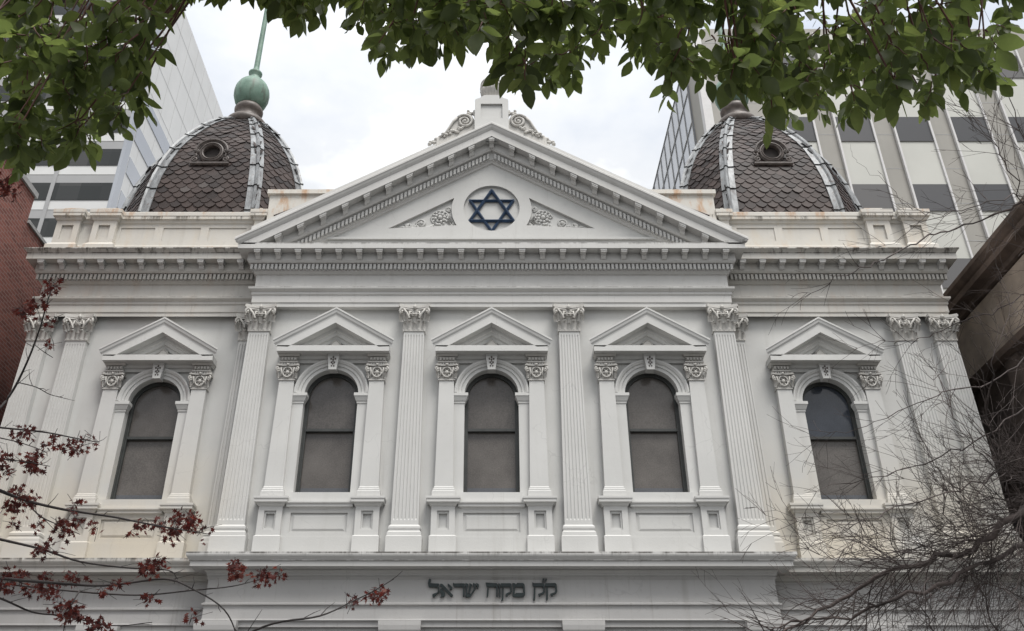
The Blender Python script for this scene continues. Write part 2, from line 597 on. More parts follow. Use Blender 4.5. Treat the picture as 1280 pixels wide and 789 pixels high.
BAYS = [(-3.4, YW), (0.0, YW), (3.4, YW), (-7.30, YW + DW), (7.30, YW + DW)]
OPW, OPB, SPR = 0.57, 6.10, 8.30


def window_hole(xc):
    return [(xc - OPW, OPB), (xc + OPW, OPB)] + circle(xc, SPR, OPW, 24, 0, PI, True)


# walls
mb = MB()
mb.plate(rect(-HC, HC, 4.5, 11.3), [window_hole(x) for x in (-3.4, 0, 3.4)], YW, 0.3, floors=False)
mb.box(-HC, -HC + 0.08, YW + 0.002, YW + 0.6, 4.5, 11.5)
mb.box(HC - 0.08, HC, YW + 0.002, YW + 0.6, 4.5, 11.5)
mb.box(-HC + 0.01, HC - 0.01, YW + 0.36, 36, 4.5, 11.6)
mb.build('wall', M['paint'], syn)
for sg in (-1, 1):
    mb = MB()
    a, b = sorted((sg * (HC - 0.2), sg * HW))
    mb.plate(rect(a, b, 4.5, 11.3), [window_hole(sg * 7.30)], YW + DW, 0.3, floors=False)
    mb.box(a, b, YW + DW + 0.36, 34, 4.5, 11.6)
    c, d = sorted((sg * HW, sg * (HW - 0.08)))
    mb.box(c, d, YW + DW + 0.002, 34, 4.5, 11.5)
    mb.build('wall', M['paint'], syn)

# lower storey
mb = MB()
mb.box(-HC + 0.02, HC - 0.02, YP + 0.06, 36, GZ + 0.6, 4.55)
for sg in (-1, 1):
    a, b = sorted((sg * (HC - 0.03), sg * (HW - 0.02)))
    mb.box(a, b, YP + DW + 0.06, 34, GZ + 0.6, 4.55)
mb.build('lower_wall', M['paint_low'], syn)
mb = MB(); mb.skirt(-HW, HW, 34, YP + DW, [(0.12, GZ - 0.1), (0.12, GZ + 0.5), (0.04, GZ + 0.62)])
mb.skirt(-HC, HC, YP + DW, YP, [(0.12, GZ - 0.1), (0.12, GZ + 0.5), (0.04, GZ + 0.62)])
mb.build('plinth', M['paint_low'], syn)
mb = MB(); mb.box(-0.9, 0.9, YP - 0.02, YP + 0.1, GZ, 1.3)
dr = mb.build('door', M['door'], syn)
mb = MB(); mb.skirt(-0.9, 0.9, YP + 0.1, YP, [(0.2, 1.31), (0.24, 1.4), (0.3, 1.46), (0.3, 1.55)])
mb.build('door_hood', M['paint_low'], dr)

# ledge between the storeys, inscription frieze under it
LED = [(0.0, 4.20), (0.02, 4.36), (0.035, 4.38), (0.035, 4.42), (0.055, 4.43), (0.06, 4.475), (0.10, 4.515), (0.10, 4.537), (0.32, 4.54), (0.32, 4.63), (0.345, 4.64),
       (0.35, 4.66), (0.39, 4.71), (0.395, 4.725), (0.40, 4.735), (0.40, 4.79), (0.0, 4.80)]
mb = MB(); mb.skirt(-HC, HC, YP + 0.3, YP, LED)
led = mb.build('ledge', M['paint_corn'], syn)
mb = MB(); mb.skirt(-HW, HW, YP + DW + 0.3, YP + DW, LED)
mb.build('ledge', M['paint_wingcorn'], syn)
FR = [(0.0, 3.50), (0.0, 3.59), (0.035, 3.60), (0.045, 3.62), (0.03, 3.64), (0.03, 3.87), (0.07, 3.89), (0.07, 3.915), (0.02, 3.94), (0.02, 4.36), (0.06, 4.40)]
mb = MB(); mb.skirt(-HC, HC, YP + 0.3, YP, FR)
mb.build('frieze', M['paint_low'], syn)
mb = MB(); mb.skirt(-HW, HW, YP + DW + 0.3, YP + DW, FR)
mb.build('frieze', M['paint_low'], syn)
# lower pilasters with plain capitals
mb = MB()
mb.box(-0.28, 0.28, -0.12, 0.1, GZ + 0.5, 3.2)
lps = mb.mesh('lower_pilaster', M['paint_low'])
mb = MB(); mb.skirt(-0.29, 0.29, 0.1, -0.13, [(0.0, 3.05), (0.03, 3.08), (0.02, 3.12), (0.02, 3.30), (0.05, 3.33), (0.09, 3.42), (0.10, 3.50), (0.10, 3.585), (0.0, 3.59)])
lpc = mb.mesh('capital', M['paint_low'])
for x, yy in [(-5.07, YP), (-1.69, YP), (1.69, YP), (5.07, YP), (-10.0, YP + DW), (10.0, YP + DW), (-7.4, YP + DW), (7.4, YP + DW)]:
    o = put(lps, 'lower_pilaster', syn, (x, yy + 0.05, 0))
    put(lpc, 'capital', o, (x, yy + 0.05, 0))

# inscription: each letter a raised metal shape
KA, KB = (525, 715, 15.06), (600, 715, 12.19)
LET = [
    (KA, [[(150, 140), (190, 150), (182, 225), (345, 235), (352, 400), (300, 435), (275, 480), (235, 488), (225, 440), (260, 418), (325, 400), (325, 300), (150, 295), (135, 230)]]),
    (KA, [[(370, 235), (410, 240), (615, 450), (600, 482), (570, 470), (370, 275)], [(510, 232), (545, 250), (602, 310), (595, 342), (550, 350), (545, 312), (510, 268)],
          [(368, 330), (405, 325), (467, 420), (450, 478), (375, 488), (398, 450), (365, 380)]]),
    (KA, [[(608, 215), (640, 232), (832, 230), (832, 472), (800, 472), (800, 296), (635, 296), (610, 258)]]),
    (KA, [[(845, 220), (900, 240), (880, 330), (886, 430), (960, 418), (1005, 330), (1003, 290), (985, 262), (990, 222), (1042, 240), (1040, 322), (945, 482), (850, 487), (858, 300), (845, 285)],
          [(920, 225), (972, 250), (930, 400), (900, 425), (918, 290)]]),
    (KA, [[(1050, 218), (1102, 250), (1090, 322), (1068, 320), (1062, 285), (1050, 280)]]),
    (KB, [[(80, 172), (250, 185), (265, 200), (265, 386), (240, 386), (240, 238), (95, 238)], [(105, 255), (127, 255), (119, 370), (105, 394), (94, 386)]]),
    (KB, [[(271, 185), (306, 192), (306, 386), (285, 386), (285, 240), (271, 235)]]),
    (KB, [[(312, 185), (460, 185), (476, 200), (481, 300), (465, 336), (420, 350), (410, 382), (390, 377), (384, 345), (440, 320), (455, 300), (451, 238), (312, 238)],
          [(334, 255), (357, 255), (351, 430), (330, 450), (317, 440), (330, 400)]]),
    (KB, [[(488, 180), (530, 185), (545, 207), (560, 180), (655, 182), (676, 205), (681, 355), (650, 391), (506, 391), (489, 372), (503, 240)]]),
    (KB, [[(795, 170), (820, 182), (960, 180), (981, 200), (986, 310), (965, 346), (920, 356), (910, 385), (890, 380), (882, 345), (945, 325), (959, 300), (955, 235), (810, 236), (795, 200)],
          [(814, 255), (839, 255), (833, 430), (815, 450), (804, 440)]]),
    (KB, [[(955, 113), (981, 109), (966, 166), (947, 166)], [(1000, 106), (1023, 118), (1001, 166), (984, 166)]]),
    (KB, [[(992, 184), (1145, 180), (1166, 200), (1171, 310), (1150, 341), (1110, 351), (1100, 378), (1075, 374), (1064, 345), (1125, 325), (1143, 300), (1139, 235), (992, 235)],
          [(1006, 250), (1031, 250), (1028, 420), (1015, 444), (999, 436)]]),
]
insc = put(None, 'inscription', syn, (0, YP - 0.02, 4.1), 'raised dark green Hebrew lettering on the frieze')
for (ox, oy, k), polys in LET:
    mb = MB()
    for pi_, pl in enumerate(polys):
        q = []
        for a, b in pl:
            px, py = ox + a / k, oy + b / k
            q.append(((px - 614.0) * 0.01499, 4.372 + (724 - py) * 0.01479))
        if pl[0] == (488, 180):
            # closed letter with its window
            inner = [((ox + a / k - 614.0) * 0.01499, 4.372 + (724 - (oy + b / k)) * 0.01479) for a, b in [(532, 240), (648, 240), (654, 332), (546, 332), (520, 352)]]
            mb.plate(q, [inner], YP - 0.075, 0.055, floors=False)
            n = len(q)
            mb.add([(x, YP - 0.075, z) for x, z in q] + [(x, YP - 0.02, z) for x, z in q], [(i, (i + 1) % n, (i + 1) % n + n, i + n) for i in range(n)])
        else:
            mb.prism_xz(q, YP - 0.075 - 0.001 * pi_, YP - 0.018)
    c = mb.v[0]
    mb.build('letter', M['letter'], insc, c)

# ---------------- giant pilasters
def make_shaft():
    mb = MB()
    W0, W1, z0, z1, dep = 0.272, 0.222, 5.42, 9.76, 0.15
    nf = 7
    us = [(-1, 0), ]
    cs = []
    for i in range(nf):
        c = -0.80 + 1.60 * i / (nf - 1)
        w = 0.066
        cs += [(c - w, 0), (c - w * 0.75, 0.011), (c, 0.018), (c + w * 0.75, 0.011), (c + w, 0)]
    us = [(-1, 0)] + cs + [(1, 0)]
    rows = [(z0, 0), (z0 + 0.10, 0), (z0 + 0.14, 1), (z1 - 0.13, 1), (z1 - 0.08, 0), (z1, 0)]
    vs, fs = [], []
    m = len(us) + 2
    for z, fl in rows:
        t = (z - z0) / (z1 - z0)
        hw = W0 + (W1 - W0) * (t ** 1.15)
        vs.append((-hw, dep, z))
        vs += [(u * hw, d * fl, z) for u, d in us]
        vs.append((hw, dep, z))
    for i in range(len(rows) - 1):
        for k in range(m - 1):
            fs.append((i * m + k, i * m + k + 1, (i + 1) * m + k + 1, (i + 1) * m + k))
    mb.add(vs, fs)
    return mb.mesh('pilaster', M['paint_pil'])


def make_base():
    mb = MB()
    mb.skirt(-0.272, 0.272, 0.15, 0.0, [(0.078, 4.76), (0.078, 5.185), (0.062, 5.20), (0.058, 5.27), (0.035, 5.29), (0.03, 5.325), (0.04, 5.34), (0.04, 5.385), (0.02, 5.41), (0.0, 5.43)])
    return mb.mesh('base', M['paint_pil'])


def leaf_relief(mb, x, z0, w, h, lean=0.05, curl=0.05, y0=0.0, splay=0.0):
    """one curled acanthus leaf standing against a bell"""
    rows, cols = 9, 5
    vs, fs = [], []
    for i in range(rows):
        t = i / (rows - 1)
        if t < 0.72:
            s = t / 0.72
            y = -lean * s * s
            z = z0 + h * s
        else:
            a = (t - 0.72) / 0.28 * 2.4
            y = -lean - curl * (1 - math.cos(a)) * 0.8
            z = z0 + h + curl * math.sin(a) * 0.9 - curl * 0.3 * (a / 2.4)
        ww = w * (1 - 0.45 * t * t) * (0.86 + 0.14 * math.cos(t * 18))
        for k in range(cols):
            u = -1 + 2 * k / (cols - 1)
            vs.append((x + splay * t + u * ww, y0 + y - 0.028 * (1 - u * u) + (0.012 if k in (1, 3) else 0), z))
    for i in range(rows - 1):
        for k in range(cols - 1):
            fs.append((i * cols + k, i * cols + k + 1, (i + 1) * cols + k + 1, (i + 1) * cols + k))
    mb.add(vs, fs, True)


def spiral(c, r0, r1, turns, a0, ax, n=22, hand=1):
    """points of a spiral in the plane spanned by ax and z"""
    out = []
    for i in range(n + 1):
        t = i / n
        a = a0 + hand * turns * 2 * PI * t
        r = r0 + (r1 - r0) * t
        out.append((c[0] + ax[0] * r * math.cos(a), c[1] + ax[1] * r * math.cos(a), c[2] + r * math.sin(a)))
    return out


def make_capital():
    mb = MB()
    H = 0.60
    mb.skirt(-0.222, 0.222, 0.15, 0.0, [(0.0, -0.03), (0.022, -0.022), (0.022, 0.0), (0.0, 0.012)])
    mb.skirt(-0.215, 0.215, 0.15, 0.0, [(0.0, 0.0), (0.0, 0.25), (0.02, 0.38), (0.055, 0.46), (0.055, 0.48)])
    # abacus with a hollowed face and canted horns
    def ab(z0, z1, k):
        front = []
        for i in range(13):
            u = -1 + 2 * i / 12
            front.append((u * 0.335 * k, -0.155 * k + 0.085 * (1 - u * u)))
        poly = [(-0.30 * k, 0.15)] + [(-0.355 * k, -0.115 * k)] + front + [(0.355 * k, -0.115 * k)] + [(0.30 * k, 0.15)]
        n = len(poly)
        mb.add([(x, y, z0) for x, y in poly] + [(x, y, z1) for x, y in poly],
               [tuple(range(n)), tuple(range(2 * n - 1, n - 1, -1))] + [(i, (i + 1) % n, (i + 1) % n + n, i + n) for i in range(n)])
    ab(0.492, 0.530, 0.93)
    ab(0.532, 0.585, 1.0)
    ab(0.586, 0.604, 0.96)
    # corner volutes and the stems that feed them
    for sg in (-1, 1):
        ax = (sg * 0.80, -0.60)
        c = (sg * 0.265, -0.085, 0.425)
        mb.tube(spiral(c, 0.085, 0.018, 1.6, PI * 0.62, ax, 22, -1), [0.026] * 12 + [0.022] * 11, 6)
        mb.ball((c[0] + ax[0] * 0.01, c[1] + ax[1] * 0.01 - 0.02, c[2]), 0.03)
        mb.tube([(sg * 0.10, -0.04, 0.20), (sg * 0.12, -0.07, 0.30), (sg * 0.17, -0.085, 0.40), (sg * 0.235, -0.11, 0.485)], [0.02, 0.026, 0.026, 0.022], 6)
        leaf_relief(mb, sg * 0.215, 0.22, 0.055, 0.13, 0.07, 0.05, -0.01, sg * 0.05)
        leaf_relief(mb, sg * 0.28, 0.20, 0.05, 0.10, 0.05, 0.05, -0.02, sg * 0.04)
        # inner helices
        c2 = (sg * 0.075, -0.07, 0.415)
        mb.tube(spiral(c2, 0.055, 0.014, 1.3, PI * 0.5, (sg, -0.15), 16, 1), 0.017, 5)
        mb.tube([(sg * 0.10, -0.05, 0.24), (sg * 0.125, -0.075, 0.33), (sg * 0.10, -0.08, 0.45)], 0.018, 5)
    # two tiers of leaves
    for x in (-0.205, 0.0, 0.205):
        leaf_relief(mb, x, 0.005, 0.055, 0.13, 0.035, 0.03, -0.004)
    for x in (-0.10, 0.10):
        leaf_relief(mb, x, 0.005, 0.078, 0.215, 0.06, 0.05, -0.004)
        mb.ball((x, -0.095, 0.205), 0.036, 8, 5, (1.2, 0.8, 0.8))
    leaf_relief(mb, 0, 0.16, 0.06, 0.17, 0.05, 0.035, -0.004)
    mb.tube([(-0.07, -0.085, 0.375), (0.07, -0.085, 0.375)], 0.02, 6)
    mb.tube([(-0.055, -0.085, 0.335), (0.055, -0.085, 0.335)], 0.017, 6)
    # fleuron
    mb.ball((0, -0.10, 0.545), 0.045, 10, 6, (0.85, 0.8, 1.2))
    mb.ball((0, -0.10, 0.60), 0.018, 6, 4)
    return mb.mesh('capital', M['paint_orn'])


SH, BA, CA = make_shaft(), make_base(), make_capital()
PX = [(-5.1, YP), (-1.7, YP), (1.7, YP), (5.1, YP), (-5.42, YP + DW), (5.42, YP + DW), (-9.28, YP + DW), (-10.16, YP + DW), (9.28, YP + DW), (10.16, YP + DW)]
for x, y in PX:
    o = put(SH, 'pilaster', syn, (x, y, 0))
    put(BA, 'base', o, (x, y, 0))
    put(CA, 'capital', o, (x, y, 9.775))

# ---------------- windows and their surrounds (local: x = bay centre, y = wall face)
def make_surround():
    P = {}
    W = -0.15                                    # face of the side pilasters
    mb = MB()                                    # piers, imposts, archivolt
    for sg in (-1, 1):
        a, b = sorted((sg * OPW, sg * 0.80))
        mb.box(a, b, -0.06, 0.0, 6.0, 8.08)
        mb.skirt(a, b, 0.06, -0.06, [(0.0, 8.05), (0.015, 8.07), (0.015, 8.10), (0.03, 8.12), (0.06, 8.20), (0.075, 8.22), (0.075, 8.285), (0.0, 8.30)])
    mb.arch([(0.57, 0.0), (0.57, 0.05), (0.645, 0.05), (0.65, 0.075), (0.70, 0.075), (0.715, 0.10), (0.755, 0.125), (0.79, 0.125), (0.79, 0.0)], 0, SPR)
    P['window_surround'] = mb.mesh('window_surround', M['paint_pil'])
    # side pilaster
    mb = MB()
    for i, (z0, z1) in enumerate([(6.20, 8.57)]):
        a, b = 0.187, 0.157
        mb.add([(-a, 0.15, z0), (-a, 0, z0), (a, 0, z0), (a, 0.15, z0), (-b, 0.15, z1), (-b, 0, z1), (b, 0, z1), (b, 0.15, z1)],
               [(0, 1, 5, 4), (1, 2, 6, 5), (2, 3, 7, 6), (4, 5, 6, 7)])
    mb.skirt(-0.187, 0.187, 0.15, 0.0, [(0.045, 5.98), (0.045, 6.10), (0.03, 6.115), (0.03, 6.15), (0.012, 6.165), (0.012, 6.19), (0.0, 6.215)])
    P['side_pilaster'] = mb.mesh('side_pilaster', M['paint_pil'])
    # little composite capital + dentilled block above it
    mb = MB()
    mb.skirt(-0.157, 0.157, 0.15, 0.0, [(0.0, 8.555), (0.02, 8.56), (0.02, 8.585), (0.0, 8.59), (0.0, 8.80), (0.02, 8.85), (0.03, 8.87)])
    poly = [(-0.22, 0.15), (-0.245, -0.06), (-0.21, -0.085), (-0.1, -0.05), (0, -0.04), (0.1, -0.05), (0.21, -0.085), (0.245, -0.06), (0.22, 0.15)]
    n = len(poly)
    mb.add([(x, y, 8.885) for x, y in poly] + [(x, y, 8.925) for x, y in poly], [tuple(range(n)), tuple(range(2 * n - 1, n - 1, -1))] + [(i, (i + 1) % n, (i + 1) % n + n, i + n) for i in range(n)])
    for sg in (-1, 1):
        c = (sg * 0.195, -0.05, 8.80)
        mb.tube(spiral(c, 0.06, 0.012, 1.5, PI * 0.5, (sg * 0.85, -0.5), 18, -1), 0.019, 5)
        mb.ball(c, 0.026)
        leaf_relief(mb, sg * 0.175, 8.60, 0.04, 0.10, 0.04, 0.03, -0.01, sg * 0.03)
        mb.tube([(sg * 0.15, -0.03, 8.62), (sg * 0.12, -0.05, 8.72), (sg * 0.14, -0.055, 8.84)], 0.016, 5)
    ring = [(0.098 * math.cos(2 * PI * i / 18), -0.035, 8.74 + 0.115 * math.sin(2 * PI * i / 18)) for i in range(19)]
    mb.tube(ring, 0.019, 6)
    mb.ball((0, -0.03, 8.74), 0.045, 8, 6, (1, 0.7, 1))
    for k in range(6):
        q = PI / 3 * k
        mb.ball((0.065 * math.cos(q), -0.02, 8.74 + 0.075 * math.sin(q)), 0.018, 6, 4)
    mb.ball((0, -0.07, 8.905), 0.032, 8, 5)
    P['capital'] = mb.mesh('capital', M['paint_orn'])
    mb = MB()
    mb.skirt(-0.157, 0.157, 0.15, 0.0, [(0.0, 8.925), (0.0, 8.965), (0.045, 8.97), (0.045, 9.0), (0.01, 9.005), (0.01, 9.115), (0.06, 9.12), (0.08, 9.16), (0.08, 9.195)])
    for i in range(5):
        x = -0.136 + 0.068 * i
        mb.box(x - 0.021, x + 0.021, -0.055, 0.002, 9.03, 9.09)
    for i in range(6):
        x = -0.13 + 0.052 * i
        mb.box(x - 0.017, x + 0.017, -0.035, 0.002, 8.925, 8.962)
    P['dentil_block'] = mb.mesh('dentil_block', M['paint_orn'])
    # pediment
    mb = MB()
    ap, sl, xm = 10.19, 0.61, 0.90
    PR = [(0.0, 0.04), (0.40, 0.04), (0.40, 0.0), (0.385, -0.02), (0.375, -0.075), (0.35, -0.115), (0.345, -0.15), (0.345, -0.325), (0.16, -0.335), (0.15, -0.41), (0.11, -0.43), (0.10, -0.50), (0.05, -0.52), (0.04, -0.60), (0.0, -0.62)]
    mb.rake(PR, ap, sl, 0, 0.90, 9.27)
    mb.skirt(-0.86, 0.86, 0.0, 0.0, [(0.06, 9.02), (0.07, 9.08), (0.12, 9.10), (0.14, 9.165), (0.345, 9.17), (0.345, 9.305), (0.0, 9.315)])
    # ends where the cyma returns over the block
    for sg in (-1, 1):
        a, b = sorted((sg * 0.80, sg * 1.13))
        mb.skirt(a, b, 0.0, -0.12, [(0.03, 9.10), (0.06, 9.165)])
    P['pediment'] = mb.mesh('pediment', M['paint_pil'])
    mb = MB()                                    # carved centre of the pediment
    hb = [(0, 9.335), (0.075, 9.36), (0.095, 9.43), (0.07, 9.49), (0, 9.55), (-0.07, 9.49), (-0.095, 9.43), (-0.075, 9.36)]
    mb.prism_xz(hb, -0.10, -0.0)
    ring = [(x * 1.25, -0.09, 9.435 + (z - 9.435) * 1.25) for x, z in hb] 
    mb.tube(ring + ring[:1], 0.014, 5)
    for sg in (-1, 1):
        mb.tube(spiral((sg * 0.20, -0.06, 9.38), 0.075, 0.012, 1.5, PI * 0.5, (sg, 0), 18, -1), 0.014, 5)
        mb.tube([(sg * 0.26, -0.06, 9.34), (sg * 0.34, -0.06, 9.38), (sg * 0.42, -0.05, 9.345), (sg * 0.5, -0.04, 9.34)], 0.016, 5)
        mb.ball((sg * 0.30, -0.06, 9.42), 0.022, 6, 4)
    P['carved_tympanum'] = mb.mesh('carved_tympanum', M['paint_orn'])
    # keystone
    mb = MB()
    mb.prism_xz([(-0.083, 8.80), (0.083, 8.80), (0.128, 9.155), (-0.128, 9.155)], -0.20, 0.0)
    mb.prism_xz([(-0.11, 9.135), (0.11, 9.135), (0.14, 9.165), (-0.14, 9.165)], -0.225, 0.0)
    P['keystone'] = mb.mesh('keystone', M['paint_pil'])
    mb = MB()
    for (x, z, r) in [(0, 9.09, 0.022), (-0.045, 9.05, 0.02), (0.045, 9.05, 0.02), (0, 9.03, 0.02), (-0.03, 8.965, 0.02), (0.03, 8.965, 0.02), (0, 8.93, 0.016), (-0.025, 8.885, 0.016), (0.025, 8.885, 0.016), (0, 8.995, 0.014)]:
        mb.ball((x, -0.205, z), r, 6, 4, (1, 0.6, 1.3))
    P['keystone_carving'] = mb.mesh('keystone_carving', M['oculus'])
    # pedestal under each side pilaster
    mb = MB()
    mb.skirt(-0.235, 0.235, 0.14, 0.0, [(0.028, 4.76), (0.028, 5.20), (0.0, 5.225), (0.0, 5.28)], caps=False)
    mb.plate(rect(-0.235, 0.235, 5.28, 5.80), [rect(-0.118, 0.118, 5.335, 5.715)], 0.0, 0.10)
    mb.plate(rect(-0.118, 0.118, 5.335, 5.715), [rect(-0.085, 0.085, 5.375, 5.665)], 0.035, 0.05)
    mb.box(-0.235, -0.2, 0.003, 0.14, 5.28, 5.80); mb.box(0.2, 0.235, 0.003, 0.14, 5.28, 5.80)
    mb.skirt(-0.235, 0.235, 0.14, 0.0, [(0.0, 5.80), (0.02, 5.81), (0.05, 5.86), (0.09, 5.87), (0.09, 5.92), (0.105, 5.94), (0.105, 5.985), (0.0, 5.99)])
    P['pedestal'] = mb.mesh('pedestal', M['paint_pil'])
    # sill and apron
    mb = MB()
    mb.box(-0.80, 0.80, -0.12, 0.24, 5.90, 6.10)
    mb.skirt(-0.60, 0.60, 0.0, -0.09, [(0.0, 5.76), (0.02, 5.79), (0.06, 5.80), (0.06, 5.85), (0.09, 5.87), (0.09, 5.905)])
    P['sill'] = mb.mesh('sill', M['paint_pil'])
    mb = MB()
    mb.plate(rect(-0.76, 0.76, 5.20, 5.90), [rect(-0.56, 0.56, 5.295, 5.69)], -0.09, 0.034)
    mb.plate(rect(-0.485, 0.485, 5.37, 5.62), [], -0.074, 0.05)
    mb.add([(-0.525, -0.057, 5.33), (0.525, -0.057, 5.33), (0.525, -0.057, 5.66), (-0.525, -0.057, 5.66), (-0.485, -0.074, 5.37), (0.485, -0.074, 5.37), (0.485, -0.074, 5.62), (-0.485, -0.074, 5.62)],
           [(0, 1, 5, 4), (1, 2, 6, 5), (2, 3, 7, 6), (3, 0, 4, 7)])
    mb.plate(rect(-0.76, 0.76, 4.76, 5.20), [], -0.108, 0.05)
    mb.box(-0.76, 0.76, -0.107, -0.0905, 5.185, 5.20)
    P['apron'] = mb.mesh('apron', M['paint'])
    # sash frame
    mb = MB()
    t = 0.05
    yo, yi = 0.13, 0.20
    mb.arch([(OPW, yo * -1), (OPW - 0.04, yo * -1), (OPW - 0.04, -0.15), (OPW - 0.075, -0.15), (OPW - 0.075, -0.2)], 0, SPR)
    for sg in (-1, 1):
        a, b = sorted((sg * OPW, sg * (OPW - 0.04))); mb.box(a, b, 0.13, 0.24, OPB, SPR)
        a, b = sorted((sg * (OPW - 0.04), sg * (OPW - 0.075))); mb.box(a, b, 0.15, 0.24, OPB, SPR)
    mb.box(-0.495, 0.495, 0.15, 0.24, OPB + 0.002, OPB + 0.09)
    mb.box(-0.495, 0.495, 0.135, 0.24, 7.515, 7.575)
    P['window'] = mb.mesh('window', M['frame'])
    mb = MB()
    mb.add([(-0.54, 0.215, OPB), (0.54, 0.215, OPB), (0.54, 0.215, 7.55), (-0.54, 0.215, 7.55)], [(0, 1, 2, 3)])
    mb.add([(-0.5, 0.2145, OPB + 0.09), (0.5, 0.2145, OPB + 0.09), (0.5, 0.2145, OPB + 0.20), (-0.5, 0.2145, OPB + 0.20)], [(0, 1, 2, 3)])
    P['lower_pane'] = mb.mesh('lower_pane', [M['pane'], M['pane_gap']])
    P['lower_pane'].polygons[1].material_index = 1
    mb = MB()
    pts = [(-0.54, 7.55), (0.54, 7.55)] + circle(0, SPR, 0.54, 24, 0, PI, True)
    mb.add([(x, 0.205, z) for x, z in pts], [tuple(range(len(pts)))])
    P['upper_pane'] = mb.mesh('upper_pane', M['pane'])
    me = P['upper_pane'].copy(); me.materials[0] = M['pane_clear']
    P['upper_pane_clear'] = me
    return P


SP = make_surround()
for i, (xc, yw) in enumerate(BAYS):
    s = put(SP['window_surround'], 'window_surround', syn, (xc, yw, 0))
    for sg in (-1, 1):
        put(SP['side_pilaster'], 'side_pilaster', s, (xc + sg * 0.955, yw - 0.15, 0))
        put(SP['capital'], 'capital', s, (xc + sg * 0.955, yw - 0.15, 0))
        put(SP['dentil_block'], 'dentil_block', s, (xc + sg * 0.955, yw - 0.15, 0))
        put(SP['pedestal'], 'pedestal', s, (xc + sg * 0.955, yw - 0.15, 0))
    for nm in ('pediment', 'carved_tympanum', 'keystone', 'keystone_carving', 'sill', 'apron'):
        put(SP[nm], nm, s, (xc, yw, 0))
    w = put(SP['window'], 'window', syn, (xc, yw, 0))
    put(SP['lower_pane'], 'pane', w, (xc, yw, 0))
    if i == 4:
        put(SP['upper_pane_clear'], 'pane', w, (xc, yw, 0), 'clear blue-black upper pane')
    else:
        put(SP['upper_pane'], 'pane', w, (xc, yw, 0))

# ---------------- entablature
ENT = [(0.0, 10.38), (0.0, 10.475), (0.018, 10.485), (0.02, 10.495), (0.02, 10.665), (0.04, 10.68), (0.045, 10.70), (0.045, 10.745), (0.06, 10.755), (0.105, 10.80), (0.11, 10.83), (0.11, 10.85), (0.0, 10.86),
       (0.0, 11.215), (0.03, 11.225), (0.07, 11.27), (0.085, 11.28), (0.085, 11.435), (0.17, 11.445), (0.20, 11.49), (0.20, 11.685), (0.40, 11.69), (0.40, 11.84), (0.0, 11.85)]
CYM = [(0.0, 11.84), (0.385, 11.845), (0.41, 11.85), (0.42, 11.87), (0.47, 11.915), (0.48, 11.925), (0.48, 11.95), (0.0, 11.96)]


def modillion(shear=0.0):
    mb = MB()
    mb.prism_yz([(0.0, 0.03), (-0.165, 0.03), (-0.165, -0.05), (-0.15, -0.075), (-0.12, -0.085), (-0.075, -0.09), (-0.055, -0.13), (-0.03, -0.165), (0.0, -0.175)], -0.055, 0.055, shear)
    mb.prism_yz([(0.0, 0.03), (-0.185, 0.03), (-0.185, -0.028), (-0.17, -0.04), (0.0, -0.04)], -0.074, 0.074, shear)
    mb.prism_yz([(-0.150, -0.042), (-0.178, -0.045), (-0.175, -0.066), (-0.155, -0.07)], -0.066, 0.066, shear)
    return mb.mesh('modillion', M['paint_corn'])


MOD = modillion()
SLP = 0.595
MODL, MODR = modillion(-SLP), modillion(SLP)

mb = MB(); mb.skirt(-HC, HC, YP + 0.4, YP, ENT)
cor = mb.build('cornice', M['paint_corn'], syn, (0, YP, 11))
mb = MB()
n = 118
for i in range(n):
    x = -HC - 0.10 + (2 * HC + 0.20) * i / (n - 1)
    mb.box(x - 0.028, x + 0.028, YP - 0.15, YP - 0.083, 11.295, 11.425)
mb.build('dentil_band', M['paint_corn'], cor, (0, YP, 11.36))
for i in range(24):
    x = -5.30 + 10.60 * i / 23
    put(MOD, 'modillion', cor, (x, YP - 0.20, 11.675))
for sg in (-1, 1):
    a, b = sorted((sg * (HC + 0.0), sg * HW))
    YQ = YP + DW
    mb = MB()
    aa, bb = (a, HC) if sg < 0 else (-HC, b)
    xi = sg * HC
    # outer end mitred, inner end dies into the central block
    for prof in (ENT, CYM):
        vs, fs = [], []
        for p, z in prof:
            vs += [(xi, YQ - p, z), (sg * (HW + p * 0.85), YQ - p, z), (sg * (HW + p * 0.85), 33.5, z)]
        for i in range(len(prof) - 1):
            q, r = 3 * i, 3 * i + 3
            fs += [(q, q + 1, r + 1, r), (q + 1, q + 2, r + 2, r + 1)]
        k = 3 * (len(prof) - 1)
        fs.append((k, k + 1, k + 2))
        mb.add(vs, fs)
    cw = mb.build('cornice', M['paint_wingcorn'], syn, (sg * 7.8, YQ, 11))
    mb = MB()
    n = 53
    for i in range(n):
        x = sg * (HC + 0.2 + (HW - HC - 0.10) * i / (n - 1))
        mb.box(x - 0.028, x + 0.028, YQ - 0.15, YQ - 0.083, 11.295, 11.425)
    mb.build('dentil_band', M['paint_wingcorn'], cw, (sg * 7.8, YQ, 11.36))
    for i in range(11):
        x = sg * (5.78 + (10.38 - 5.78) * i / 10)
        put(MOD, 'modillion', cw, (x, YQ - 0.20, 11.675))

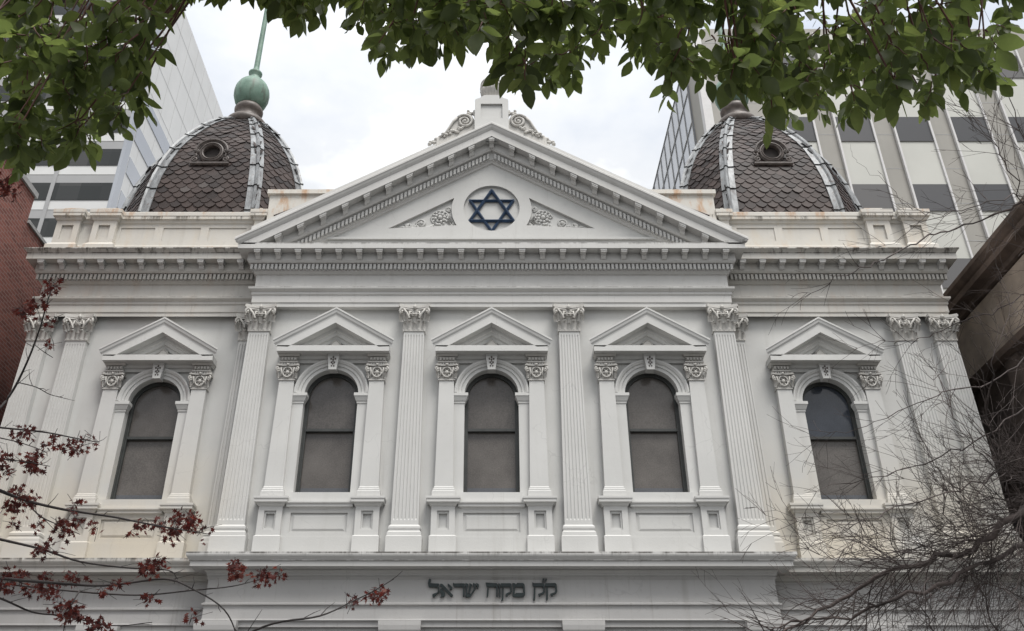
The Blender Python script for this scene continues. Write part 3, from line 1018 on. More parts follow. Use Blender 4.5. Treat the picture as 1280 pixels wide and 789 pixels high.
# ---------------- main pediment
AP = 15.385
PR = [(-0.12, 0.34), (0.22, 0.34), (0.22, 0.02), (0.47, 0.02), (0.48, 0.0), (0.48, -0.05), (0.465, -0.065), (0.445, -0.12), (0.415, -0.17), (0.40, -0.19), (0.40, -0.385), (0.20, -0.39), (0.20, -0.585),
      (0.17, -0.63), (0.085, -0.65), (0.085, -0.86), (0.05, -0.88), (0.04, -0.93), (0.0, -0.95), (-0.12, -0.95)]
mb = MB()
mb.rake(PR, AP, SLP, YP, HC, 11.80)
rk = mb.build('raking_cornice', M['paint_corn'], syn, (0, YP, 13.5))
k = 0.089
for sg in (-1, 1):
    mb = MB()
    for i in range(1, 61):
        x = sg * k * i
        z = AP - SLP * abs(x)
        if z - 0.83 < 11.9:
            break
        a, b = x - 0.027, x + 0.027
        za, zb = AP - SLP * abs(a), AP - SLP * abs(b)
        mb.add([(a, YP - 0.15, za - 0.835), (b, YP - 0.15, zb - 0.835), (b, YP - 0.08, zb - 0.835), (a, YP - 0.08, za - 0.835),
                (a, YP - 0.15, za - 0.685), (b, YP - 0.15, zb - 0.685), (b, YP - 0.08, zb - 0.685), (a, YP - 0.08, za - 0.685)],
               [(0, 1, 5, 4), (1, 2, 6, 5), (2, 3, 7, 6), (3, 0, 4, 7), (4, 5, 6, 7), (3, 2, 1, 0)])
    mb.build('dentil_band', M['paint_corn'], rk, (sg * 2.5, YP, 13))
for i in range(-10, 11):
    x = 0.488 * i
    z = AP - 0.41 - SLP * abs(x) - (0.03 if i == 0 else 0)
    put(MOD if i == 0 else (MODL if i < 0 else MODR), 'modillion', rk, (x, YP - 0.20, z))

# tympanum with round recess and two carved panels
mb = MB()
RC, ZC = 0.665, 13.12


def panel_outline(sg):
    arc = [(sg * abs(0.95 * math.cos(t)), ZC - 0.03 + 0.95 * math.sin(t)) for t in [R(160 + 5.6 * i) for i in range(10)]]
    pts = [(sg * 2.42, 12.52)] + arc
    return pts if sg < 0 else pts[::-1]


hw = (14.62 - 11.7) / SLP
mb.plate([(-hw, 11.7), (hw, 11.7), (0, 14.62)], [circle(0, ZC, RC, 48), panel_outline(-1), panel_outline(1)], YP + 0.0, 0.07)
mb.skirt(-4.6, 4.6, YP + 0.1, YP, [(0.0, 12.18), (0.05, 12.185), (0.05, 12.245), (0.02, 12.26), (0.0, 12.26)])
ty = mb.build('tympanum', M['paint'], syn, (0, YP, 13))
for sg in (-1, 1):
    mb = MB()
    y = YP + 0.06
    cx, cz = sg * 1.22, 12.86
    mb.ball((cx, y - 0.02, cz), 0.06, 10, 6, (1, 0.9, 1))
    for k in range(8):
        q = 2 * PI * k / 8 + 0.2
        mb.ball((cx + 0.105 * math.cos(q), y - 0.01, cz + 0.11 * math.sin(q)), 0.040, 8, 5, (1, 0.8, 1))
    for k in range(12):
        q = 2 * PI * k / 12
        mb.ball((cx + 0.175 * math.cos(q), y, cz + 0.175 * math.sin(q)), 0.030, 6, 4, (1, 0.7, 1))
    mb.tube([(cx + 0.215 * math.cos(2 * PI * k / 20), y, cz + 0.205 * math.sin(2 * PI * k / 20)) for k in range(14)], 0.018, 5)
    c2 = (sg * 1.66, y, 12.70)
    mb.tube([(sg * 1.36, y, 12.66), (sg * 1.47, y, 12.60)] + spiral(c2, 0.135, 0.02, 1.8, -PI * 0.5, (sg, 0), 28, 1), 0.026, 5)
    mb.ball((c2[0], y - 0.01, c2[2]), 0.05)
    c3 = (sg * 1.95, y, 12.63)
    mb.tube([(sg * 1.78, y, 12.60)] + spiral(c3, 0.085, 0.02, 1.3, -PI * 0.5, (sg, 0), 20, 1), 0.022, 5)
    mb.tube([(sg * 2.0, y, 12.585), (sg * 2.12, y, 12.60), (sg * 2.2, y, 12.575)], 0.02, 5)
    mb.tube([(sg * 0.98, y, 13.05)] + spiral((sg * 1.02, y, 13.12), 0.07, 0.015, 1.4, -PI * 0.5, (sg, 0), 16, 1), 0.02, 5)
    rnd = random.Random(5)
    for k in range(26):
        x = rnd.uniform(0.86, 2.05)
        z = rnd.uniform(12.57, 12.62 + max(0, (1.45 - abs(x - 1.0)) * 0.14))
        mb.ball((sg * x, y, z), rnd.uniform(0.022, 0.045), 6, 4, (1.4, 0.7, 0.8))
    for k in range(6):
        mb.tube([(sg * (0.95 + 0.03 * k), y, 12.62 + 0.03 * k), (sg * (0.88 + 0.02 * k), y - 0.02, 12.70 + 0.035 * k), (sg * (0.93 + 0.03 * k), y, 12.78 + 0.03 * k)], 0.014, 5)
    mb.build('carved_panel', M['paint'], ty, (cx, y, cz))

# six pointed star made of two interlaced bar triangles
mb = MB()
ZS, RS, bw = 13.055, 0.632, 0.071


def bar(a, b, y0, y1, w):
    a, b = Vector(a), Vector(b)
    d = (b - a).normalized()
    nrm = Vector((-d.y, d.x)) * (w / 2)
    p = [a - nrm, b - nrm, b + nrm, a + nrm]
    mid0, mid1 = a, b
    vs = [(q.x, y0 + 0.03, q.y) for q in p] + [(q.x, y1, q.y) for q in p] + [(a.x, y0, a.y), (b.x, y0, b.y)]
    mb.add(vs, [(0, 1, 9, 8), (3, 8, 9, 2), (0, 4, 5, 1), (2, 6, 7, 3), (0, 8, 3, 7, 4), (1, 5, 6, 2, 9), (4, 7, 6, 5)])


for off, yy in ((90, YP - 0.012), (270, YP + 0.0)):
    tri = [((RS - bw / 2) * math.cos(R(off + 120 * i)), ZS + (RS - bw / 2) * math.sin(R(off + 120 * i))) for i in range(3)]
    for i in range(3):
        bar(tri[i], tri[(i + 1) % 3], yy - 0.004 * i, YP + 0.05, bw)
    for q in tri:
        mb.prism_xz(circle(q[0], q[1], bw * 0.5, 6, R(off % 60 + 30), R(off % 60 + 30) + 2 * PI), yy + 0.012, YP + 0.05)
mb.build('star_emblem', M['star'], syn, (0, YP, ZS))['label'] = 'dark blue six-pointed star'

# acroterion: block, urn, scrolls
mb = MB()
YA = 17.10
mb.plate(rect(-0.42, 0.42, 14.9, 16.22), [rect(-0.27, 0.27, 15.62, 16.10)], YA, 0.05)
mb.box(-0.413, 0.413, YA + 0.06, YA + 0.59, 14.9, 16.20)
for sg in (-1, 1):
    a, b = sorted((sg * 0.42, sg * 0.36)); mb.box(a, b, YA + 0.002, YA + 0.6, 14.9, 16.21)
mb.prism_xz([(-0.42, 16.222), (0.42, 16.222), (0.40, 16.26), (0.30, 16.30), (0.22, 16.37), (0.17, 16.40), (-0.17, 16.40), (-0.22, 16.37), (-0.30, 16.30), (-0.40, 16.26)], YA + 0.004, YA + 0.6)
ac = mb.build('acroterion', M['paint_pil'], syn, (0, YA, 15.5))
mb = MB()
yc = YA + 0.3
mb.lathe(0, yc, [(0.20, 16.38), (0.13, 16.42), (0.11, 16.48), (0.12, 16.52), (0.19, 16.57), (0.25, 16.66), (0.285, 16.78), (0.29, 16.86), (0.30, 16.87), (0.30, 16.90), (0.29, 16.91), (0.275, 16.98), (0.29, 16.99), (0.29, 17.02),
                (0.25, 17.10), (0.17, 17.18), (0.07, 17.24), (0.06, 17.30), (0.08, 17.36), (0.04, 17.44), (0.01, 17.5)], 24)
for k in range(16):
    q = 2 * PI * k / 16
    mb.tube([(r * math.cos(q), yc + r * math.sin(q), z) for r, z in [(0.15, 16.55), (0.215, 16.60), (0.265, 16.68), (0.293, 16.79)]], 0.014, 4)
mb.build('urn', M['paint_orn'], ac, (0, yc, 16.4))
for sg in (-1, 1):
    mb = MB()
    out = [(0.42, 15.0), (0.42, 15.72), (0.50, 15.88), (0.66, 15.93), (0.84, 15.90), (0.98, 15.80), (1.08, 15.62), (1.18, 15.42), (1.30, 15.22), (1.48, 15.06), (1.48, 14.75), (0.9, 14.9)]
    mb.prism_xz([(sg * x, z) for x, z in out], YA + 0.12, YA + 0.36)
    yv = YA + 0.10
    c = (sg * 0.70, yv, 15.66)
    mb.tube(spiral(c, 0.24, 0.03, 2.1, PI * 0.15, (sg, 0), 40, 1), [0.042] * 20 + [0.032] * 21, 6)
    mb.ball(c, 0.055)
    mb.tube([(sg * 0.92, yv, 15.78), (sg * 1.03, yv, 15.64), (sg * 1.13, yv, 15.44), (sg * 1.24, yv, 15.25), (sg * 1.38, yv, 15.10)], [0.045, 0.04, 0.036, 0.03, 0.025], 6)
    rnd = random.Random(3)
    for k in range(18):       # foliage between the scroll and the coping
        t = rnd.random()
        x = 0.72 + 0.62 * t
        z = 15.40 - 0.28 * t + rnd.uniform(-0.05, 0.09)
        mb.ball((sg * x, yv, z), rnd.uniform(0.03, 0.055), 6, 4, (1.3, 0.8, 0.8))
    for k in range(16):       # trailing leaves down the coping
        t = k / 15
        x = 1.34 + 0.36 * t
        z = 15.10 - 0.21 * t + rnd.uniform(-0.02, 0.11)
        mb.ball((sg * x, yv + 0.1, z), rnd.uniform(0.04, 0.075) * (1.1 - 0.4 * t), 7, 5, (1.2, 0.9, 0.9))
    for k in range(14):       # leaf tuft against the block
        mb.ball((sg * rnd.uniform(0.43, 0.62), yv + 0.08, rnd.uniform(15.88, 16.12)), rnd.uniform(0.035, 0.065), 7, 5)
    mb.v = [(sg * (0.42 + (abs(x) - 0.42) * 0.88), y, 15.05 + (z - 15.05) * 0.92) if abs(x) > 0.42 else (x, y, min(z, 15.66)) for x, y, z in mb.v]
    mb.build('scroll', M['paint_orn'], ac, (sg * 0.7, yv, 15.6))

# attic behind the pediment and the gable roof
mb = MB()
mb.skirt(-5.40, 5.40, 34, 17.75, [(0.0, 11.7), (0.0, 13.72), (0.06, 13.74), (0.06, 13.86)])
mb.build('attic', M['paint_par'], syn, (0, 17.7, 12))
mb = MB()
mb.prism_xz([(-5.2, 13.0), (5.2, 13.0), (0, 15.5)], 17.58, 34)
mb.build('roof', M['slate'], syn, (0, 20, 14))

# parapets over the wings
for sg in (-1, 1):
    YR = YP + DW + 0.05
    mb = MB()
    x0, x1 = 5.462, 10.36
    holes = []
    for a, b in [(5.90, 6.80), (7.00, 7.90), (8.10, 8.92)]:
        holes.append(rect(*sorted((sg * a, sg * b)), 12.50, 12.88))
    mb.plate(rect(*sorted((sg * x0, sg * x1)), 11.9, 13.06), holes, YR, 0.022)
    mb.box(*sorted((sg * x0, sg * x1)), YR + 0.06, YR + 0.35, 11.9, 13.05)
    mb.box(*sorted((sg * (x1 - 0.3), sg * x1)), YR + 0.36, 33, 11.9, 13.05)
    mb.skirt(*sorted((sg * x0, sg * x1)), YR + 0.35, YR, [(0.10, 11.93), (0.10, 12.28), (0.07, 12.30), (0.0, 12.36)])
    mb.skirt(*sorted((sg * x0, sg * x1)), YR + 0.35, YR, [(0.0, 12.98), (0.03, 13.0), (0.05, 13.06), (0.09, 13.08), (0.09, 13.16), (0.10, 13.17), (0.10, 13.27), (0.07, 13.30)])
    pr = mb.build('parapet', M['paint_par'], syn, (sg * 8, YR, 12))
    for xc in (9.28, 10.16, 5.60):
        mb = MB()
        w = 0.28 if xc > 6 else 0.10
        yf = YR - 0.12
        if w > 0.2:
            mb.plate(rect(sg * xc - w, sg * xc + w, 12.36, 13.02), [rect(sg * xc - 0.14, sg * xc + 0.14, 12.46, 12.88)], yf, 0.05)
        else:
            mb.plate(rect(sg * xc - w, sg * xc + w, 12.36, 13.02), [], yf, 0.05)
        mb.box(sg * xc - w + 0.006, sg * xc + w - 0.006, yf + 0.055, YR + 0.3, 12.36, 13.012)
        for s2 in (-1, 1):
            mb.box(*sorted((sg * xc + s2 * w, sg * xc + s2 * (w - 0.03))), yf + 0.002, YR + 0.3, 12.36, 13.015)
        mb.skirt(sg * xc - w, sg * xc + w, YR + 0.33, yf, [(0.09, 11.94), (0.09, 12.27), (0.06, 12.30), (0.0, 12.37)])
        mb.skirt(sg * xc - w, sg * xc + w, YR + 0.33, yf, [(0.0, 13.0), (0.03, 13.02), (0.05, 13.08), (0.095, 13.10), (0.095, 13.185), (0.105, 13.19), (0.105, 13.285), (0.06, 13.31)])
        mb.skirt(sg * xc - w + 0.06, sg * xc + w - 0.06, YR + 0.3, yf + 0.05, [(0.0, 13.30), (0.0, 13.42)])
        mb.build('parapet_pedestal', M['paint_par'], pr, (sg * xc, yf, 12.6))

# ---------------- domes
DY, DHW, DA = 20.7, 2.40, 1.36
PROF = [(12.6, 1.0), (13.3, 1.0), (13.77, 0.99), (14.3, 0.972), (14.86, 0.94), (15.4, 0.89), (15.98, 0.82), (16.4, 0.75), (16.8, 0.67), (17.3, 0.56), (17.76, 0.44), (18.1, 0.335), (18.3, 0.26), (18.5, 0.17)]


def sprof(z):
    for (a, sa), (b, sb) in zip(PROF, PROF[1:]):
        if z <= b:
            return sa + (sb - sa) * (z - a) / (b - a)
    return PROF[-1][1]


corners = [(-DA, -DHW), (DA, -DHW), (DHW, -DA), (DHW, DA), (DA, DHW), (-DA, DHW), (-DHW, DA), (-DHW, -DA)]
# arc-length table
ARC = [(0.0, 12.6)]
zz = 12.6
while zz < 18.5:
    z2 = zz + 0.04
    ARC.append((ARC[-1][0] + math.hypot(0.04, (sprof(z2) - sprof(zz)) * DHW), z2))
    zz = z2


def z_at_arc(s):
    for (a, za), (b, zb) in zip(ARC, ARC[1:]):
        if s <= b:
            return za + (zb - za) * (s - a) / (b - a)
    return ARC[-1][1]


def make_dome():
    P = {}
    mb = MB()
    vs, fs = [], []
    rows = 26
    for i in range(rows + 1):
        z = z_at_arc(ARC[-1][0] * i / rows)
        s = sprof(z)
        vs += [(x * s, y * s, z) for x, y in corners]
    for i in range(rows):
        for k in range(8):
            fs.append((8 * i + k, 8 * i + (k + 1) % 8, 8 * i + 8 + (k + 1) % 8, 8 * i + 8 + k))
    mb.add(vs, fs)
    # fish scale slates
    rnd = random.Random(11)
    wS, ex = 0.285, 0.165
    for k in range(8):
        a, b = Vector(corners[k]), Vector(corners[(k + 1) % 8])
        mid = (a + b) / 2
        d = (b - a).normalized()
        half = (b - a).length / 2
        nrm = Vector((d.y, -d.x))
        if nrm.dot(mid) < 0:
            nrm = -nrm
        r = 0
        s = 0.5
        while s < ARC[-1][0] - 0.3:
            zb, zt = z_at_arc(s), z_at_arc(s + ex * 1.9)
            zm = z_at_arc(s + ex * 0.7)
            sb, st, sm_ = sprof(zb), sprof(zt), sprof(zm)
            hwid = half * sb
            nx = int(hwid / wS) + 2
            for i in range(-nx, nx + 1):
                u = (i + (0.5 if r % 2 else 0)) * wS
                if abs(u) > hwid - 0.02:
                    continue
                j = rnd.uniform(-0.008, 0.008)
                jz = rnd.uniform(-0.014, 0.014) - (0.05 if rnd.random() < 0.025 else 0)
                lift = 0.028 + rnd.uniform(0, 0.012)
                def pt(uu, z, sf, off):
                    q = mid * sf + d * uu + nrm * off
                    return (q.x, q.y, z)
                h = wS * 0.485
                vs = [pt(u + j - h, zt, st, 0.006), pt(u + j + h, zt, st, 0.006), pt(u + j + h, zm + jz, sm_, lift * 0.8),
                      pt(u + j + h * 0.62, zm - (zm - zb) * 0.62 + jz, sb + (sm_ - sb) * 0.38, lift), pt(u + j, zb + jz, sb, lift * 1.15),
                      pt(u + j - h * 0.62, zm - (zm - zb) * 0.62 + jz, sb + (sm_ - sb) * 0.38, lift), pt(u + j - h, zm + jz, sm_, lift * 0.8)]
                vs2 = [pt(u + j + h, zm + jz, sm_, lift * 0.8 - 0.012), pt(u + j + h * 0.62, zm - (zm - zb) * 0.62 + jz, sb + (sm_ - sb) * 0.38, lift - 0.016), pt(u + j, zb + jz, sb, lift * 1.15 - 0.018),
                       pt(u + j - h * 0.62, zm - (zm - zb) * 0.62 + jz, sb + (sm_ - sb) * 0.38, lift - 0.016), pt(u + j - h, zm + jz, sm_, lift * 0.8 - 0.012)]
                mb.add(vs + vs2, [(0, 1, 2, 3, 4, 5, 6), (2, 7, 8, 3), (3, 8, 9, 4), (4, 9, 10, 5), (5, 10, 11, 6)])
            s += ex
            r += 1
    P['dome'] = mb.mesh('dome', M['slate'], recalc=False)
    # lead ribs over the hips
    P['rib'] = []
    for k in range(8):
        mb = MB()
        c = Vector(corners[k])
        d1 = (Vector(corners[(k + 1) % 8]) - c).normalized()
        d0 = (Vector(corners[(k - 1) % 8]) - c).normalized()
        out = c.normalized()
        seg = 0.82
        s = 0.15 + 0.1 * (k % 3)
        tot = ARC[-1][0] - 0.05
        while s < tot:
            e = min(s + seg, tot)
            vs, fs = [], []
            steps = 5
            for i in range(steps + 1):
                q = s + (e - s) * i / steps
                z = z_at_arc(q)
                sf = sprof(z)
                w = 0.165 * min(1, 0.45 + sf)
                lift = 0.062 - 0.012 * i / steps
                p = c * sf
                n1 = Vector((d1.y, -d1.x)); n1 = n1 if n1.dot(out) > 0 else -n1
                n0 = Vector((d0.y, -d0.x)); n0 = n0 if n0.dot(out) > 0 else -n0
                ring = [p + d0 * w + n0 * 0.005, p + d0 * w + n0 * lift, p + d0 * 0.05 + out * lift, p + d0 * 0.04 + out * (lift + 0.05), p + out * (lift + 0.075), p + d1 * 0.04 + out * (lift + 0.05),
                        p + d1 * 0.05 + out * lift, p + d1 * w + n1 * lift, p + d1 * w + n1 * 0.005]
                vs += [(v.x, v.y, z) for v in ring]
            m = 9
            for i in range(steps):
                for j in range(m - 1):
                    fs.append((i * m + j, i * m + j + 1, (i + 1) * m + j + 1, (i + 1) * m + j))
            fs += [tuple(range(m - 1, -1, -1)), tuple(steps * m + j for j in range(m))]
            mb.add(vs, fs)
            s = e
        nlead = len(mb.f)
        s = 0.97 + 0.1 * (k % 3)                # lap joints: thin dark straps hugging the rib
        n1 = Vector((d1.y, -d1.x)); n1 = n1 if n1.dot(out) > 0 else -n1
        n0 = Vector((d0.y, -d0.x)); n0 = n0 if n0.dot(out) > 0 else -n0
        while s < ARC[-1][0] - 0.3:
            z = z_at_arc(s); p = c * sprof(z)
            w = 0.172 * min(1, 0.45 + sprof(z)); l = 0.066
            ring = [p + d0 * w + n0 * l, p + d0 * 0.055 + out * l, p + d0 * 0.04 + out * (l + 0.05), p + out * (l + 0.08), p + d1 * 0.04 + out * (l + 0.05), p + d1 * 0.055 + out * l, p + d1 * w + n1 * l]
            mb.tube([(v.x, v.y, z) for v in ring], 0.014, 4, smooth=False)
            s += 0.82
        me = mb.mesh('rib', [M['lead'], M['black']])
        for pl in me.polygons:
            if pl.index >= nlead:
                pl.material_index = 1
        P['rib'].append(me)
    # neck mouldings, ball, rod
    mb = MB()
    mb.lathe(0, 0, [(0.36, 18.30), (0.54, 18.42), (0.60, 18.52), (0.60, 18.62), (0.54, 18.70), (0.42, 18.75), (0.36, 18.82), (0.345, 18.92), (0.36, 19.02), (0.39, 19.05), (0.42, 19.12), (0.425, 19.18), (0.40, 19.24), (0.36, 19.30), (0.28, 19.34)], 28)
    P['neck'] = mb.mesh('neck', M['bronze'])
    mb = MB()
    mb.lathe(0, 0, [(0.28, 19.30), (0.37, 19.36), (0.46, 19.50), (0.52, 19.70), (0.53, 19.86), (0.51, 20.03), (0.44, 20.20), (0.34, 20.33), (0.23, 20.42), (0.16, 20.50), (0.15, 20.62), (0.20, 20.68), (0.21, 20.74), (0.16, 20.80),
                    (0.10, 20.86), (0.085, 21.0), (0.08, 22.2), (0.075, 23.3), (0.07, 24.2), (0.10, 24.3), (0.10, 24.4), (0.02, 24.9)], 26)
    P['finial'] = mb.mesh('finial', M['copper'])
    # bull's eye dormer
    mb = MB()
    zo = 15.72
    yo = -DHW * sprof(zo - 0.15) - 0.12
    mb.add(*(lambda a: ([(0 + 0.235 * math.cos(t), yo + 0.09, zo + 0.235 * math.sin(t)) for t in a], [tuple(range(len(a)))]))([2 * PI * i / 24 for i in range(24)]))
    P['oculus_void'] = mb.mesh('oculus_void', M['vent'])
    mb = MB()
    prof = [(0.27, 0.14), (0.27, -0.02), (0.31, -0.05), (0.335, -0.02), (0.35, -0.045), (0.39, -0.03), (0.40, 0.0), (0.43, 0.02), (0.43, 0.7)]
    n = 32
    vs, fs = [], []
    for i in range(n):
        t = 2 * PI * i / n
        vs += [(r * math.cos(t), yo + y, zo + r * math.sin(t)) for r, y in prof]
    m = len(prof)
    for i in range(n):
        for j in range(m - 1):
            fs.append((i * m + j, i * m + j + 1, ((i + 1) % n) * m + j + 1, ((i + 1) % n) * m + j))
    mb.add(vs, fs)
    hood = [(0.52 * math.cos(R(-5 + 190 * i / 20)), yo - 0.02, zo + 0.50 * math.sin(R(-5 + 190 * i / 20))) for i in range(21)]
    mb.tube(hood, 0.045, 6)
    mb.tube([(x * 0.9, y + 0.03, zo + (z - zo) * 0.9) for x, y, z in hood], 0.035, 5)
    for sg in (-1, 1):
        mb.tube(spiral((sg * 0.50, yo - 0.02, zo - 0.32), 0.11, 0.02, 1.5, PI * 0.5, (sg, 0), 20, -1), 0.032, 5)
        mb.tube(spiral((sg * 0.47, yo - 0.02, zo + 0.0), 0.07, 0.02, 1.2, PI * 0.5, (sg, 0), 14, 1), 0.03, 5)
        mb.tube([(sg * 0.5, yo, zo - 0.05), (sg * 0.46, yo - 0.02, zo - 0.18), (sg * 0.5, yo - 0.02, zo - 0.23)], 0.035, 5)
    mb.skirt(-0.60, 0.60, yo + 0.35, yo - 0.02, [(0.0, zo - 0.54), (0.03, zo - 0.50), (0.03, zo - 0.45), (0.0, zo - 0.43)])
    mb.v = [(x * 0.8, yo + (y - yo) * 0.9, zo + (z - zo) * 0.8) for x, y, z in mb.v]
    P['oculus'] = mb.mesh('oculus', M['oculus'])
    return P


DP = make_dome()
for sg in (-1, 1):
    w = (sg * 7.33, DY, 0)
    d = put(DP['dome'], 'dome', syn, w)
    for me in DP['rib']:
        put(me, 'rib', d, w)
    for nm in ('neck', 'finial', 'oculus', 'oculus_void'):
        put(DP[nm], nm, d, w)

# ------------------------------------------------------------------ neighbouring buildings
# brick building on the left
bk = thing('brick_building', 'dark red brick building at the left edge beside the white facade', 'building', (-15, 17, GZ))
mb = MB()
mb.box(-19, -11.5, 12.5, 18.35, GZ, 14.1)
mb.build('wall', M['brick'], bk, (-15, 15, 5))
mb = MB()
mb.box(-18.9, -11.503, 18.353, 40, GZ, 13.35)
mb.build('rear_wall', M['brick'], bk, (-15, 28, 5))
mb = MB()
mb.box(-18.9, -11.46, 18.37, 40.1, 13.352, 13.44)
mb.build('coping', M['tower_joint'], bk, (-15, 28, 13.4))
mb = MB()
mb.box(-19.1, -11.44, 12.4, 18.38, 14.1, 14.25)
mb.build('coping', M['tower_joint'], bk, (-15, 15, 14.2))
for y in (13.6, 15.6):
    mb = MB(); mb.box(-11.53, -11.44, y, y + 1.0, 2.0, 4.2)
    o = mb.build('window', M['frame'], bk, (-11.5, y + 0.5, 3))
    mb = MB(); mb.box(-11.437, -11.43, y + 0.08, y + 0.92, 2.08, 4.12)
    mb.build('pane', M['pane_clear'], o, (-11.4, y + 0.5, 3))

# brown stone building on the right: wall, deep stepped eaves
br = thing('stone_building', 'old brown stone building with deep dark cornice behind the bare twigs', 'building', (14, 20, GZ))
mb = MB()
mb.box(11.75, 22, 12.0, 30, 9.75, 11.3)
for y in (12.3, 15.2, 18.1, 21.0, 23.9):
    mb.box(11.69, 11.752, y, y + 0.55, 9.8, 11.1)
mb.build('wall', M['brownstone'], br, (14, 20, 10))
mb = MB()
mb.box(11.85, 22, 12.1, 29.9, GZ, 9.7)
for y in (12.3, 15.2, 18.1, 21.0, 23.9):
    mb.box(11.77, 11.852, y, y + 0.55, GZ, 9.6)
for z in (7.2, 3.6):
    mb.box(11.74, 11.855, 12.0, 30.05, z, z + 0.22)
mb.build('lower_wall', M['shadebrick'], br, (14, 20, 5))
mb = MB()
mb.skirt(11.75, 22, 30, 12.0, [(0.0, 9.60), (0.12, 9.66), (0.16, 9.80), (0.0, 9.84)])
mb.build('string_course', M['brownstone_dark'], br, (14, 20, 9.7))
mb = MB()
mb.skirt(11.75, 22, 30, 12.0, [(0.0, 11.35), (0.06, 11.38), (0.08, 11.48), (0.14, 11.52), (0.28, 11.58), (0.30, 11.72), (0.34, 11.75), (0.43, 11.86), (0.45, 11.95), (0.0, 12.0)])
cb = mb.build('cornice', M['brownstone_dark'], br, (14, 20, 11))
mb = MB()
mb.box(12.2, 22, 12.6, 30, 12.002, 12.1)
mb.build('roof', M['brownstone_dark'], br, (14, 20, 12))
for y in (13.4, 16.3, 19.2, 22.1):
    for z in (1.2, 5.0):
        mb = MB(); mb.box(11.80, 11.88, y, y + 1.0, z, z + 1.5)
        o = mb.build('window', M['frame'], br, (11.8, y + 0.5, z))
        mb = MB(); mb.box(11.79, 11.799, y + 0.07, y + 0.93, z + 0.07, z + 1.43)
        mb.build('pane', M['pane_clear'], o, (12.1, y + 0.5, z))

# white office tower, left: front face banded dark glass, long side face running back
tw = thing('office_tower', 'tall white office tower with dark window bands behind the left dome', 'building', (-45, 75, GZ))
TX, TY, TZ = -30.2, 58.0, 71.0
mb = MB()
mb.box(-90, TX, TY, 130, GZ, TZ)
mb.build('wall', M['tower_white'], tw, (-60, 90, 30))
floor_h = 3.52
z0 = 44.35 - 12 * floor_h
mb = MB(); mj = MB(); ms = MB()
for i in range(19):
    z = z0 + i * floor_h
    if z + 1.72 > TZ - 1:
        continue
    mb.box(-89, TX - 0.05, TY - 0.05, TY + 0.1, z, z + 1.72)
    mj.box(-89, TX - 0.0, TY - 0.03, TY + 0.1, z + 2.55, z + 2.60)
    if z < 56:
        ms.box(TX - 0.1, TX + 0.05, TY + 1.1, 129, z + 0.15, z + 1.85)
o = mb.build('window_band', M['tower_glass'], tw, (-60, TY, 40))
mj.build('cladding_joint', M['tower_joint'], tw, (-60, TY, 40))
o2 = ms.build('side_window_band', M['side_glass'], tw, (TX, 90, 40))
mb = MB()
for i in range(12):
    x = TX - 5.2 * i - 5.0
    mb.box(x - 0.16, x + 0.16, TY - 0.09, TY + 0.05, GZ, TZ)
mb.build('mullion', M['tower_grey'], tw, (-60, TY, 40))
mb = MB()
for i in range(19):
    z = z0 + i * floor_h
    mb.box(-89.5, TX + 0.0, TY - 0.02, TY + 0.1, z + 1.74, z + 2.52)
mb.build('spandrel', M['tower_grey'], tw, (-60, TY, 40))
mb = MB()
for i in range(19):
    z = z0 + i * floor_h
    if z > 54:
        mb.box(TX - 0.05, TX + 0.015, TY + 0.2, 129.5, z + 2.75, z + 2.79)
for j in range(30):
    mb.box(TX - 0.05, TX + 0.015, TY + 2.3 + j * 2.4, TY + 2.34 + j * 2.4, GZ, TZ - 0.2)
mb.build('side_joint', M['side_joint'], tw, (TX, 90, 40))
mb = MB(); mb.box(TX - 0.2, TX + 0.06, TY - 0.06, TY + 0.9, GZ, TZ - 3)
mb.build('corner_glazing', M['side_glass'], tw, (TX, TY, 40))

# beige and glass tower, right
tb = thing('office_tower', 'beige panelled office tower with grey windows behind the right dome', 'building', (25, 45, GZ))
BX, BY, BZ = 10.0, 32.0, 35.1
mb = MB()
mb.box(BX, 60, BY, 90, GZ, BZ)
mb.build('wall', M['beige_panel'], tb, (30, 60, 15))
mod, fh = 2.665, 3.94
xs0 = 1060 - 614.5
# window columns: cream spandrel, grey window, white mullions either side
gx = 15.85
zw0 = 23.88
wn = []
for c in range(-1, 13):
    x = gx + c * mod
    mb = MB(); mm = MB(); mw = MB()
    mb.box(x, x + 1.68, BY - 0.06, BY + 0.1, GZ, BZ - 0.5)
    for s in (0, 1):
        xm = x + s * 1.68
        mm.box(xm - 0.045, xm + 0.045, BY - 0.14, BY + 0.05, GZ, BZ - 0.4)
    col_o = mb.build('spandrel', M['cream_panel'], tb, (x, BY, 15))
    mm.build('mullion', M['mullion'], col_o, (x, BY, 15))
    for k in range(-6, 3):
        z = zw0 + k * fh
        mb2 = MB(); mb2.box(x + 0.047, x + 1.633, BY - 0.075, BY + 0.05, z, z + 1.42)
        mb2.box(x + 0.047, x + 1.633, BY - 0.10, BY - 0.076, z - 0.06, z)
        mb2.build('window', M['grey_glass'], col_o, (x, BY, z))
mb = MB()
for k in range(-7, 3):
    z = zw0 + k * fh
    for dz in (0.4, 2.35):
        mb.box(BX + 0.02, 60, BY - 0.006, BY + 0.05, z + dz, z + dz + 0.035)
mb.build('panel_joint', M['tower_joint'], tb, (30, BY, 15))
